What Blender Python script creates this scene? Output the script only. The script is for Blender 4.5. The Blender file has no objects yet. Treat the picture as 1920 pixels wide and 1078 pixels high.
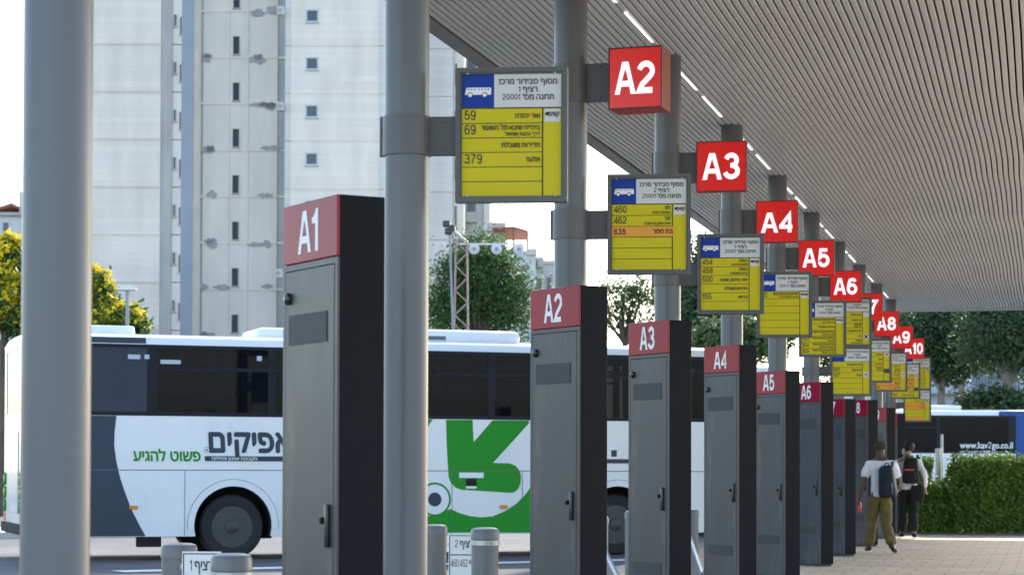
import bpy, bmesh, math, random
import numpy as np
from mathutils import Vector, Matrix
R = math.radians
random.seed(7); rng = np.random.default_rng(7)
scene = bpy.context.scene
col = scene.collection

# ------------------------------------------------------------------ camera, sky, sun, exposure
TH = R(14.1); CT, ST = math.cos(TH), math.sin(TH)     # the lens looks 14.1 degrees left of the pillar row (+Y)
CAMH = 1.30
cam = bpy.data.cameras.new('camera'); camo = bpy.data.objects.new('camera', cam); col.objects.link(camo)
cam.sensor_width = 36; cam.lens = 75.0; cam.clip_end = 2000; cam.clip_start = 0.1
cam.shift_y = 0.1338
camo.location = (0, 0, CAMH)
PITCH, ROLL = R(1.2), R(0.17)
camo.rotation_euler = (Matrix.Rotation(TH, 4, 'Z') @ Matrix.Rotation(R(90) + PITCH, 4, 'X') @ Matrix.Rotation(ROLL, 4, 'Z')).to_euler()
cam.dof.use_dof = True; cam.dof.focus_distance = 17.0; cam.dof.aperture_fstop = 5.0
scene.camera = camo

SUN_EL, SUN_AZ = R(30), R(12)          # azimuth measured from +Y towards +X
world = bpy.data.worlds.new('World'); scene.world = world; world.use_nodes = True
wn = world.node_tree.nodes; wl = world.node_tree.links
sky = wn.new('ShaderNodeTexSky'); sky.sky_type = 'NISHITA'; sky.sun_disc = False
sky.sun_elevation = SUN_EL; sky.sun_rotation = SUN_AZ; sky.ozone_density = .8; sky.dust_density = 1.2; sky.air_density = 1.0
bg = wn['Background']; bg.inputs['Strength'].default_value = 0.15
wl.new(sky.outputs[0], bg.inputs[0])
sun = bpy.data.lights.new('sun', 'SUN'); sun.energy = 2.2; sun.angle = R(2.0); sun.color = (1, .93, .82)
suno = bpy.data.objects.new('sun', sun); col.objects.link(suno)
sd = Vector((math.sin(SUN_AZ) * math.cos(SUN_EL), math.cos(SUN_AZ) * math.cos(SUN_EL), math.sin(SUN_EL)))
suno.rotation_euler = sd.to_track_quat('Z', 'Y').to_euler()
suno.location = (0, 0, 30)
vs = scene.view_settings
vs.view_transform = 'Standard'; vs.look = 'None'; vs.gamma = 1; vs.use_curve_mapping = False; vs.exposure = 1.9
scene.cycles.max_bounces = 8; scene.cycles.diffuse_bounces = 5; scene.cycles.glossy_bounces = 3
scene.cycles.transmission_bounces = 4; scene.cycles.transparent_max_bounces = 8
scene.cycles.use_denoising = True

# ------------------------------------------------------------------ helpers
def W(px, py, d):
    """point seen at (px, py) of the 1920 px photograph, d metres down the optical axis"""
    r = (px - 960) / 4000 * d
    return Vector((r * CT - d * ST, r * ST + d * CT, CAMH + (880 - py) / 4000 * d))
def ground(px, d, z=0.0):
    v = W(px, 880, d); v.z = z; return v

def mat(name, c, rough=.6, metal=0, var=.0, scale=8, bump=0., bscale=60, spec=.5, stretch=(1, 1, 1), dirt=None, emit=None, coat=0, alpha=None):
    m = bpy.data.materials.new(name); m.use_nodes = True
    nt = m.node_tree; n = nt.nodes; l = nt.links; b = n['Principled BSDF']
    b.inputs['Base Color'].default_value = (*c, 1); b.inputs['Roughness'].default_value = rough
    b.inputs['Metallic'].default_value = metal; b.inputs['Specular IOR Level'].default_value = spec
    b.inputs['Coat Weight'].default_value = coat
    tc = n.new('ShaderNodeTexCoord'); mp = n.new('ShaderNodeMapping'); l.new(tc.outputs['Object'], mp.inputs[0])
    mp.inputs['Scale'].default_value = stretch
    last = None
    if var or dirt:
        t = n.new('ShaderNodeTexNoise'); t.inputs['Scale'].default_value = scale; t.inputs['Detail'].default_value = 6
        l.new(mp.outputs[0], t.inputs[0])
        rp = n.new('ShaderNodeValToRGB'); l.new(t.outputs[0], rp.inputs[0])
        rp.color_ramp.elements[0].position = .3; rp.color_ramp.elements[1].position = .7
        rp.color_ramp.elements[0].color = (*[max(0, x * (1 - var)) for x in c], 1)
        rp.color_ramp.elements[1].color = (*[min(1, x * (1 + var * .6)) for x in c], 1)
        last = rp.outputs[0]
        if dirt:
            t2 = n.new('ShaderNodeTexNoise'); t2.inputs['Scale'].default_value = dirt[1]; t2.inputs['Detail'].default_value = 8
            t2.inputs['Roughness'].default_value = .65
            l.new(mp.outputs[0], t2.inputs[0])
            r2 = n.new('ShaderNodeValToRGB'); l.new(t2.outputs[0], r2.inputs[0])
            r2.color_ramp.elements[0].position = dirt[2]; r2.color_ramp.elements[1].position = dirt[2] + .12
            mx = n.new('ShaderNodeMix'); mx.data_type = 'RGBA'
            l.new(r2.outputs[0], mx.inputs[0]); l.new(last, mx.inputs[6]); mx.inputs[7].default_value = (*dirt[0], 1)
            last = mx.outputs[2]
        l.new(last, b.inputs['Base Color'])
        rr = n.new('ShaderNodeMapRange'); l.new(t.outputs[0], rr.inputs[0])
        rr.inputs[3].default_value = max(0, rough - .1); rr.inputs[4].default_value = min(1, rough + .1)
        l.new(rr.outputs[0], b.inputs['Roughness'])
    if bump:
        t = n.new('ShaderNodeTexNoise'); t.inputs['Scale'].default_value = bscale; t.inputs['Detail'].default_value = 4
        l.new(mp.outputs[0], t.inputs[0])
        bp = n.new('ShaderNodeBump'); bp.inputs['Strength'].default_value = bump; bp.inputs['Distance'].default_value = .02
        l.new(t.outputs[0], bp.inputs['Height']); l.new(bp.outputs[0], b.inputs['Normal'])
    if emit:
        b.inputs['Emission Color'].default_value = (*emit[0], 1); b.inputs['Emission Strength'].default_value = emit[1]
    return m

def foliage(name, c1, c2, scale=1.2, trans=.35):
    m = bpy.data.materials.new(name); m.use_nodes = True
    nt = m.node_tree; n = nt.nodes; l = nt.links; b = n['Principled BSDF']
    tc = n.new('ShaderNodeTexCoord')
    t = n.new('ShaderNodeTexNoise'); t.inputs['Scale'].default_value = scale; t.inputs['Detail'].default_value = 8; t.inputs['Roughness'].default_value = .8
    l.new(tc.outputs['Object'], t.inputs[0])
    rp = n.new('ShaderNodeValToRGB'); rp.color_ramp.elements[0].position = .35; rp.color_ramp.elements[1].position = .68
    rp.color_ramp.elements[0].color = (*c1, 1); rp.color_ramp.elements[1].color = (*c2, 1)
    l.new(t.outputs[0], rp.inputs[0]); l.new(rp.outputs[0], b.inputs['Base Color'])
    b.inputs['Roughness'].default_value = .55; b.inputs['Specular IOR Level'].default_value = .3
    tr = n.new('ShaderNodeBsdfTranslucent'); l.new(rp.outputs[0], tr.inputs[0])
    mx = n.new('ShaderNodeMixShader'); mx.inputs[0].default_value = trans
    l.new(b.outputs[0], mx.inputs[1]); l.new(tr.outputs[0], mx.inputs[2]); l.new(mx.outputs[0], n['Material Output'].inputs[0])
    return m

def glass_mat(name, tint, alpha=.55, rough=.03):
    """dark vehicle glass: tinted, partly see-through"""
    m = bpy.data.materials.new(name); m.use_nodes = True
    nt = m.node_tree; n = nt.nodes; l = nt.links; b = n['Principled BSDF']
    b.inputs['Base Color'].default_value = (*tint, 1); b.inputs['Roughness'].default_value = rough; b.inputs['Specular IOR Level'].default_value = .14
    tr = n.new('ShaderNodeBsdfTransparent'); tr.inputs[0].default_value = (.45, .50, .58, 1)
    mx = n.new('ShaderNodeMixShader'); mx.inputs[0].default_value = alpha
    l.new(tr.outputs[0], mx.inputs[1]); l.new(b.outputs[0], mx.inputs[2]); l.new(mx.outputs[0], n['Material Output'].inputs[0])
    return m

class MB:
    def __init__(s): s.v = []; s.f = []
    def add(s, vs, fs, M=None):
        o = len(s.v)
        s.v += [tuple(M @ Vector(p)) if M else tuple(p) for p in vs]
        s.f += [tuple(i + o for i in f) for f in fs]; return s
    def box(s, x0, x1, y0, y1, z0, z1, M=None):
        v = [(x0,y0,z0),(x1,y0,z0),(x1,y1,z0),(x0,y1,z0),(x0,y0,z1),(x1,y0,z1),(x1,y1,z1),(x0,y1,z1)]
        return s.add(v, [(3,2,1,0),(4,5,6,7),(0,1,5,4),(1,2,6,5),(2,3,7,6),(3,0,4,7)], M)
    def cham(s, x0, x1, y0, y1, z0, z1, b, M=None):
        """box with its vertical and horizontal edges chamfered"""
        bm = bmesh.new(); bmesh.ops.create_cube(bm, size=1)
        for v in bm.verts: v.co = Vector(((x0 + x1) / 2 + v.co.x * (x1 - x0), (y0 + y1) / 2 + v.co.y * (y1 - y0), (z0 + z1) / 2 + v.co.z * (z1 - z0)))
        bmesh.ops.bevel(bm, geom=list(bm.edges), offset=b, segments=2, affect='EDGES', profile=.5)
        bm.verts.index_update()
        s.add([v.co.copy() for v in bm.verts], [[v.index for v in f.verts] for f in bm.faces], M); bm.free(); return s
    def lathe(s, prof, seg=24, M=None, cap=True):
        v = []; f = []
        for r, z in prof:
            for k in range(seg):
                a = 2 * math.pi * k / seg; v.append((r * math.cos(a), r * math.sin(a), z))
        for i in range(len(prof) - 1):
            for k in range(seg):
                f.append((i*seg+k, i*seg+(k+1)%seg, (i+1)*seg+(k+1)%seg, (i+1)*seg+k))
        if cap:
            f.append(tuple(range(seg))[::-1]); f.append(tuple((len(prof)-1)*seg+k for k in range(seg)))
        return s.add(v, f, M)
    def tube(s, pts, r, seg=8, closed=False):
        pts = [Vector(p) for p in pts]; n = len(pts); v = []; f = []
        rr = r if isinstance(r, (list, tuple)) else [r] * n
        up = Vector((.13, .21, 1)).normalized()
        for i, p in enumerate(pts):
            t = (pts[min(i+1, n-1)] - pts[max(i-1, 0)]).normalized()
            a = t.cross(up)
            if a.length < .05: a = t.cross(Vector((1, .1, 0)))
            a.normalize(); b = t.cross(a)
            for k in range(seg):
                q = 2 * math.pi * k / seg; v.append(p + (a * math.cos(q) + b * math.sin(q)) * rr[i])
        for i in range(n - 1):
            for k in range(seg): f.append((i*seg+k, i*seg+(k+1)%seg, (i+1)*seg+(k+1)%seg, (i+1)*seg+k))
        f.append(tuple(range(seg))[::-1]); f.append(tuple((n-1)*seg+k for k in range(seg)))
        return s.add(v, f)
    def prism(s, poly, y0, y1, M=None, holes=()):
        """polygon in (x, z) extruded from y0 to y1; triangulated so that it may be concave and have holes"""
        loops = [list(poly)] + [list(h) for h in holes]
        from mathutils.geometry import tessellate_polygon
        tri = tessellate_polygon([[Vector((p[0], p[1], 0)) for p in lp] for lp in loops])
        flat = [p for lp in loops for p in lp]; n = len(flat)
        v = [(p[0], y0, p[1]) for p in flat] + [(p[0], y1, p[1]) for p in flat]
        f = [tuple(t) for t in tri] + [tuple(i + n for i in reversed(t)) for t in tri]
        o = 0
        for lp in loops:
            k = len(lp)
            for i in range(k): j = (i + 1) % k; f.append((o+i, o+j, o+j+n, o+i+n))
            o += k
        return s.add(v, f, M)
    def build(s, name, m, parent=None, smooth=False, loc=None):
        me = bpy.data.meshes.new(name); me.from_pydata([tuple(p) for p in s.v], [], s.f); me.validate()
        bm = bmesh.new(); bm.from_mesh(me); bmesh.ops.recalc_face_normals(bm, faces=list(bm.faces)); bm.to_mesh(me); bm.free()
        if smooth:
            me.polygons.foreach_set('use_smooth', [True] * len(me.polygons))
            me.set_sharp_from_angle(angle=R(40))
        o = bpy.data.objects.new(name, me); col.objects.link(o)
        if m: me.materials.append(m)
        if parent: o.parent = parent
        if loc is not None: o.location = loc
        return o

def tag(o, label=None, cat=None, group=None, kind=None):
    for k, v in (('label', label), ('category', cat), ('group', group), ('kind', kind)):
        if v: o[k] = v
    return o
def thing(name, loc, rz, label, cat, group=None):
    o = bpy.data.objects.new(name, None); col.objects.link(o); o.empty_display_size = .2
    o.location = loc; o.rotation_euler = (0, 0, rz); return tag(o, label, cat, group)
def copy_tree(o, parent=None):
    c = o.copy(); col.objects.link(c); c.parent = parent
    for ch in o.children: copy_tree(ch, c)
    return c

# ---- lettering
def heb(t):
    t = t[::-1]; out = ''; run = ''
    for ch in t:
        if ch.isdigit() or (ch in '.,' and run): run += ch
        else: out += run[::-1] + ch; run = ''
    return out + run[::-1]
def _arc(cx, cy, rx, ry, a0, a1, n=12): return [(cx + rx * math.cos(R(a0 + (a1 - a0) * i / n)), cy + ry * math.sin(R(a0 + (a1 - a0) * i / n))) for i in range(n + 1)]
def glyph_strokes(ch):
    """centre lines of the figures and of A on a 0..1 high body; (points, closed)"""
    w = .5
    return {
     '0': [(_arc(.25, .5, .25, .5, 0, 345, 23), True)],
     '1': [([(.0, .79), (.12, .81), (.2, .88), (.24, 1.0), (.24, .0)], False)],
     '2': [(_arc(.25, .735, .25, .265, 170, -28, 12) + [(.36, .48), (.10, .22), (.0, .0), (.5, .0)], False)],
     '3': [(_arc(.24, .76, .22, .24, 165, -75, 11) + [(.20, .53)], False), ([(.20, .53)] + _arc(.24, .265, .26, .265, 82, -168, 13), False)],
     '4': [([(.39, .0), (.39, 1.0), (.0, .30), (.0, .23), (.52, .23)], False)],
     '5': [([(.46, 1.0), (.09, 1.0), (.03, .49), (.10, .57)] + _arc(.25, .32, .25, .32, 110, -165, 13), False)],
     '6': [(_arc(.25, .30, .25, .30, 0, 345, 19), True), (_arc(.27, .66, .25, .34, 35, 135, 6) + [(.03, .62), (.0, .40)], False)],
     '7': [([(.0, 1.0), (.5, 1.0), (.36, .74), (.22, .38), (.17, .0)], False)],
     '8': [(_arc(.25, .765, .215, .235, 0, 340, 17), True), (_arc(.25, .27, .25, .27, 0, 340, 17), True)],
     '9': [(_arc(.25, .70, .25, .30, 0, 345, 19), True), (_arc(.23, .34, .25, .34, 215, 315, 6) + [(.47, .38), (.5, .60)], False)],
    }[ch]
def stroke_poly(pts, closed, h):
    P = [Vector((x, y)) for x, y in pts]; n = len(P); L = []; Rr = []
    for i in range(n):
        a = P[i] - P[i-1] if (i > 0 or closed) else P[1] - P[0]
        b = P[(i+1) % n] - P[i] if (i < n - 1 or closed) else a
        if i == 0 and not closed: a = b
        a = a.normalized(); b = b.normalized(); t = (a + b)
        t = t.normalized() if t.length > .1 else a
        nn = Vector((-t.y, t.x)); k = min(1 / max(nn.dot(Vector((-a.y, a.x))), .35), 2.2)
        L.append(P[i] + nn * h * k); Rr.append(P[i] - nn * h * k)
    v = L + Rr; f = []
    for i in range(n if closed else n - 1):
        j = (i + 1) % n; f.append((i, n + i, n + j, j))
    return v, f
def own_glyph(ch, h):
    """(verts xyz, faces, width) at cap height 1, heavier with h"""
    if ch == 'A':
        w = .72 + h; t = 2.1 * h; c = w / 2; tw = t * .62
        outer = [(0, 0), (t, 0), (t + (c - t) * .235 , .235), (w - t - (c - t) * .235, .235), (w - t, 0), (w, 0), (c + tw, 1), (c - tw, 1)]
        b = t * .92; q = .235 + b
        xl = t + (c - t) * q * .98; inner = [(xl, q), (w - xl, q), (c, .80)]
        from mathutils.geometry import tessellate_polygon
        tri = tessellate_polygon([[Vector((x, y, 0)) for x, y in outer], [Vector((x, y, 0)) for x, y in inner]])
        return [(x, y, 0) for x, y in outer + inner], [tuple(t_) for t_ in tri], w
    if ch in ',.': return [(0, -.12 if ch == ',' else 0, 0), (2 * h, 0, 0), (2 * h, 2 * h, 0), (0, 2 * h, 0)], [(0, 1, 2, 3)], 2 * h
    V = []; F = []
    if ch == '1':
        st = .22; pts = [(st, 0), (st + 2 * h, 0), (st + 2 * h, 1), (st + .5 * h, 1), (st - .02, .90), (st - .10, .82), (st - .20, .80), (st - .20, .80 - 1.6 * h), (st, .80 - 1.6 * h)]
        from mathutils.geometry import tessellate_polygon
        return [(x - .02, y, 0) for x, y in pts], [tuple(t_) for t_ in tessellate_polygon([[Vector((x, y, 0)) for x, y in pts]])], st + 2 * h
    for q, (pts, cl) in enumerate(glyph_strokes(ch)):
        pts = [(h + x, h + y * (1 - 2 * h)) for x, y in pts]
        if ch in '1': pts = [(x, min(y, 1 - h) if i < 3 else (1.0 if i == 3 else 0.0)) for i, (x, y) in enumerate(pts)]
        if ch == '4': pts[0] = (pts[0][0], 0)
        if ch == '7': pts[-1] = (pts[-1][0], 0)
        v, f = stroke_poly(pts, cl, h); o = len(V)
        V += [(p.x, p.y, .003 * q) for p in v]; F += [tuple(i + o for i in g) for g in f]
    return V, F, max(p[0] for p in V)
_tc = {}
def font_word(t, bold):
    cu = bpy.data.curves.new('lettering', 'FONT'); cu.body = t; cu.size = 1; cu.resolution_u = 3
    cu.fill_mode = 'NONE'
    ob = bpy.data.objects.new('lettering', cu); col.objects.link(ob)
    dg = bpy.context.evaluated_depsgraph_get(); dg.update()
    me = bpy.data.meshes.new_from_object(ob.evaluated_get(dg))
    bpy.data.objects.remove(ob); bpy.data.curves.remove(cu)
    n = len(me.vertices); a = np.zeros(n * 3); me.vertices.foreach_get('co', a); a = a.reshape(-1, 3)
    nb = {}
    for e in me.edges:
        for p, q in (tuple(e.vertices), tuple(e.vertices)[::-1]): nb.setdefault(p, []).append(q)
    bpy.data.meshes.remove(me)
    # contours may overlap, so each outer one is filled by itself together with the holes that lie in it
    loops = []; seen = set()
    for st in range(n):
        if st in seen or st not in nb: continue
        lp = [st]; seen.add(st); cur = st
        while True:
            nx = [q for q in nb[cur] if q not in seen]
            if not nx: break
            cur = nx[0] if len(lp) > 1 else min(nx); lp.append(cur); seen.add(cur)
        loops.append(lp)
    area = lambda lp: sum(a[lp[i-1]][0] * a[lp[i]][1] - a[lp[i]][0] * a[lp[i-1]][1] for i in range(len(lp))) / 2
    def inside(p, lp):
        c = False
        for i in range(len(lp)):
            (x1, y1), (x2, y2) = a[lp[i-1]][:2], a[lp[i]][:2]
            if (y1 > p[1]) != (y2 > p[1]) and p[0] < (x2 - x1) * (p[1] - y1) / (y2 - y1) + x1: c = not c
        return c
    from mathutils.geometry import tessellate_polygon
    fs = []; A = [area(lp) for lp in loops]; sg = -1 if A and sum(x for x in A) < 0 else 1
    for q, (lp, ar) in enumerate(zip(loops, A)):
        if ar * sg < 0 and any(inside(a[lp[0]], l2) for l2 in loops if l2 is not lp): continue
        hs = [l2 for l2, a2 in zip(loops, A) if a2 * sg < 0 and l2 is not lp and inside(a[l2[0]], lp)]
        flat = lp + [i for h_ in hs for i in h_]
        tri = tessellate_polygon([[Vector((*a[i][:2], 0)) for i in l_] for l_ in [lp] + hs])
        fs += [tuple(flat[i] for i in t_) for t_ in tri]
        for i in flat: a[i][2] += .0015 * (q % 5)
    if bold and n:
        V = [a]; F = list(fs)
        for q, (dx, dy) in enumerate(((bold, 0), (-bold, 0), (0, bold), (0, -bold), (bold * .7, bold * .7), (-bold * .7, -bold * .7))):
            V.append(a + np.array([dx, dy, -.004 * (q + 1)])); F += [tuple(i + n * (q + 1) for i in g) for g in fs]
        a = np.concatenate(V); a[:, 2] += .03; fs = F
    return a, fs
def text_data(t, bold, h):
    if (t, bold, h) in _tc: return _tc[(t, bold, h)]
    import re
    V = []; F = []; x = 0
    for tok in re.findall(r'\s+|A?\d[\d.,]*|[^\s\d]+', t):
        if tok.isspace(): x += .25; continue
        if tok[-1].isdigit() or tok[0].isdigit():
            for ch in tok:
                v, f, w = own_glyph(ch, h); o = len(V)
                V += [(x + p[0] * .70, p[1] * .70, p[2] + .002) for p in v]; F += [tuple(i + o for i in g) for g in f]
                x += (w + (.055 if ch == 'A' else .09)) * .70
        else:
            a, f = font_word(tok, bold)
            if not len(a): continue
            o = len(V); lo = a[:, 0].min(); V += [(p[0] - lo + x, p[1], p[2]) for p in a.tolist()]; F += [tuple(i + o for i in g) for g in f]
            x += a[:, 0].max() - lo + .06
    _tc[(t, bold, h)] = (np.array(V), F); return _tc[(t, bold, h)]
def lettering(t, x, z, y, m, parent, size=None, box=None, align='L', bold=.012, cond=1., slant=0, name='lettering', h=.055):
    """flat lettering in the local x-z plane, facing -y. box=(x0,x1,z0,z1) stretches it to fit; else size and align at (x,z)"""
    a, fs = text_data(t, bold, h); p = a.copy()
    lo, hi = p.min(0), p.max(0)
    if box:
        q = np.empty_like(p)
        q[:, 0] = box[0] + (p[:, 0] - lo[0]) / (hi[0] - lo[0]) * (box[1] - box[0])
        q[:, 2] = box[2] + (p[:, 1] - lo[1]) / (hi[1] - lo[1]) * (box[3] - box[2])
        q[:, 0] += slant * (q[:, 2] - box[2])
    else:
        q = np.empty_like(p); w = (hi[0] - lo[0]) * size * cond
        ox = {'L': 0, 'R': -w, 'C': -w / 2}[align]
        q[:, 0] = x + ox + (p[:, 0] - lo[0]) * size * cond; q[:, 2] = z + p[:, 1] * size
    q[:, 1] = y - p[:, 2] * .1
    b = MB(); b.v = [tuple(r) for r in q.tolist()]; b.f = fs
    return b.build(name, m, parent)

# ------------------------------------------------------------------ materials
M = {}
M['asphalt'] = mat('asphalt', (.085, .087, .092), .85, var=.25, scale=.8, bump=.3, bscale=40, dirt=((.13, .128, .125), .25, .52))
M['pillar'] = mat('pillar_paint', (.112, .120, .134), .38, var=.10, scale=3, bump=.03, bscale=30, stretch=(1, 1, .15), dirt=((.088, .093, .102), 2.6, .60))
M['collar'] = mat('collar_paint', (.10, .102, .106), .42, var=.06, scale=6)
M['bracket'] = mat('bracket_paint', (.07, .07, .073), .5, var=.08, scale=6)
M['frame'] = mat('sign_frame_paint', (.085, .087, .09), .45, var=.08, scale=10)
M['yellow'] = mat('sign_yellow', (.60, .50, .008), .5, var=.05, scale=5, spec=.25)
M['orange'] = mat('sign_orange', (.74, .30, .012), .4, var=.05, scale=8)
M['signwhite'] = mat('sign_white', (.60, .60, .61), .4, var=.03)
M['signblue'] = mat('sign_blue', (.010, .045, .30), .5, var=.05, spec=.2)
M['ink'] = mat('ink_black', (.012, .012, .014), .5)
M['white'] = mat('white_plastic', (.8, .8, .8), .4)
M['lamp_red'] = mat('backlit_red_acrylic', (.40, .008, .008), .25, var=.06, scale=6, emit=((.75, .006, .005), .11))
M['lamp_side'] = mat('red_box_side', (.13, .012, .012), .7, emit=((.6, .05, .04), .03))
M['lamp_white'] = mat('backlit_white_lettering', (.85, .83, .9), .3, emit=((.92, .84, 1.0), .24))
M['dark_edge'] = mat('dark_trim', (.03, .03, .032), .5)
M['totem_front'] = mat('totem_door_paint', (.046, .049, .055), .36, var=.16, scale=3.5, bump=.015, bscale=20, stretch=(1.6, 1, .45), dirt=((.082, .083, .085), 2.4, .55), spec=.45)
M['totem_dark'] = mat('totem_black_paint', (.006, .0065, .008), .6, var=.2, scale=4, dirt=((.022, .022, .023), 7, .68), spec=.15)
M['totem_red'] = mat('totem_header_red', (.30, .012, .036), .16, var=.06, scale=4, spec=.16, bump=.04, bscale=4)
M['mesh_vent'] = mat('vent_mesh', (.035, .035, .036), .6, var=.3, scale=160)
M['black_plastic'] = mat('black_plastic', (.01, .01, .011), .3)
M['slat'] = mat('aluminium_slat', (.44, .48, .51), .45, metal=0, var=.08, scale=1.2, stretch=(1, .2, 1))
M['void'] = mat('ceiling_void', (.015, .015, .016), .9)
M['fascia'] = mat('fascia_paint', (.15, .152, .155), .5, var=.1, scale=2, dirt=((.21, .20, .19), 1.5, .6))
M['led'] = mat('led_diffuser', (.9, .9, .9), .3, emit=((1, .98, .94), .45))
M['buswhite'] = mat('bus_white', (.74, .76, .78), .22, var=.03, scale=1.5, coat=.4, dirt=((.62, .61, .58), 1.8, .60))
M['busgrey'] = mat('bus_slate', (.040, .055, .078), .4, var=.08, scale=2, spec=.25)
M['busgreen'] = mat('bus_green', (.016, .27, .022), .4, var=.05, scale=2, spec=.2)
M['busblue'] = mat('bus_blue', (.02, .075, .25), .4, var=.05, spec=.25)
M['seam'] = mat('panel_seam', (.12, .13, .14), .6)
M['glass'] = glass_mat('tinted_glass', (.008, .010, .014), .50)
M['glassblind'] = mat('blinded_glass', (.026, .038, .066), .2, var=.2, scale=3, spec=.25)
M['rubber'] = mat('tyre_rubber', (.016, .016, .017), .8, var=.2, scale=10)
M['rim'] = mat('steel_rim', (.05, .05, .053), .4, metal=.2, var=.2, scale=12)
M['under'] = mat('underbody', (.012, .012, .013), .85)
M['seatcloth'] = mat('seat_cloth', (.05, .06, .11), .9, var=.3, scale=20)
M['amber'] = mat('amber_lens', (.7, .22, .02), .2)
M['redlens'] = mat('red_lens', (.6, .03, .02), .2)
M['chrome'] = mat('galvanised', (.45, .46, .47), .35, metal=.6, var=.15, scale=10)
M['bollard'] = mat('bollard_paint', (.14, .143, .147), .38, var=.08, scale=6, bump=.03, bscale=30, dirt=((.18, .18, .18), 6, .68))
M['kerb'] = mat('kerb_concrete', (.42, .41, .39), .8, var=.15, scale=4, bump=.2)
M['roadpaint'] = mat('road_paint', (.72, .72, .70), .7, var=.1, scale=3, dirt=((.35, .34, .33), 5, .62))
M['bark'] = mat('bark', (.11, .085, .06), .9, var=.4, scale=6, bump=.5, bscale=20, stretch=(1, 1, .3))
M['greybark'] = mat('grey_bark', (.23, .20, .17), .9, var=.3, scale=6, bump=.5, bscale=20, stretch=(1, 1, .3))
M['leaf'] = foliage('leaf_green', (.035, .085, .02), (.10, .19, .045))
M['leafdark'] = foliage('leaf_dark', (.032, .062, .030), (.085, .145, .055), 1.0, .3)
M['leafpale'] = foliage('leaf_pale', (.05, .09, .03), (.14, .19, .07))
M['leafhedge'] = foliage('leaf_hedge', (.05, .11, .014), (.19, .30, .05), 2.0, .3)
M['blossom'] = foliage('blossom_yellow', (.62, .46, .01), (.9, .74, .03), 3, .3)
M['skin'] = mat('skin_dark', (.10, .055, .035), .5)
M['skin2'] = mat('skin_light', (.42, .25, .17), .5)
M['tee'] = mat('white_cotton', (.80, .80, .81), .9, var=.06, scale=10, bump=.2, bscale=14)
M['khaki'] = mat('khaki_cotton', (.15, .115, .035), .9, var=.2, scale=7, bump=.5, bscale=12)
M['blackcloth'] = mat('black_cloth', (.008, .008, .009), .85, bump=.2, bscale=14)
M['navy'] = mat('navy_nylon', (.010, .014, .032), .6, var=.3, scale=8, bump=.2, bscale=14)
M['olive'] = mat('olive_cap', (.045, .042, .022), .9, var=.2, scale=10)
M['hair'] = mat('hair_black', (.008, .007, .006), .6, bump=.6, bscale=60)
M['leather'] = mat('brown_leather', (.035, .018, .012), .5)
M['maskblue'] = mat('mask_paper', (.55, .65, .72), .8)
M['bottle_red'] = mat('red_bottle', (.7, .05, .06), .2)

def paving():
    m = bpy.data.materials.new('beige_paving'); m.use_nodes = True
    n = m.node_tree.nodes; l = m.node_tree.links; b = n['Principled BSDF']; b.inputs['Roughness'].default_value = .75
    tc = n.new('ShaderNodeTexCoord'); mp = n.new('ShaderNodeMapping'); l.new(tc.outputs['Object'], mp.inputs[0])
    br = n.new('ShaderNodeTexBrick'); l.new(mp.outputs[0], br.inputs[0])
    br.inputs['Scale'].default_value = 1; br.inputs['Brick Width'].default_value = .42; br.inputs['Row Height'].default_value = .60
    br.inputs['Mortar Size'].default_value = .014; br.inputs['Color1'].default_value = (.64, .475, .31, 1)
    br.inputs['Color2'].default_value = (.57, .425, .285, 1); br.inputs['Mortar'].default_value = (.40, .295, .20, 1)
    t = n.new('ShaderNodeTexNoise'); t.inputs['Scale'].default_value = 1.3; t.inputs['Detail'].default_value = 9; l.new(tc.outputs['Object'], t.inputs[0])
    mx = n.new('ShaderNodeMix'); mx.data_type = 'RGBA'; mx.blend_type = 'MULTIPLY'; mx.inputs[0].default_value = .6
    rp = n.new('ShaderNodeValToRGB'); rp.color_ramp.elements[0].position = .3; rp.color_ramp.elements[0].color = (.62, .60, .57, 1); rp.color_ramp.elements[1].position = .62
    l.new(t.outputs[0], rp.inputs[0]); l.new(br.outputs[0], mx.inputs[6]); l.new(rp.outputs[0], mx.inputs[7]); l.new(mx.outputs[2], b.inputs['Base Color'])
    bp = n.new('ShaderNodeBump'); bp.inputs['Strength'].default_value = .4; bp.inputs['Distance'].default_value = .01
    l.new(br.outputs['Fac'], bp.inputs['Height']); bp.invert = True; l.new(bp.outputs[0], b.inputs['Normal'])
    return m
M['paving'] = paving()

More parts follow.
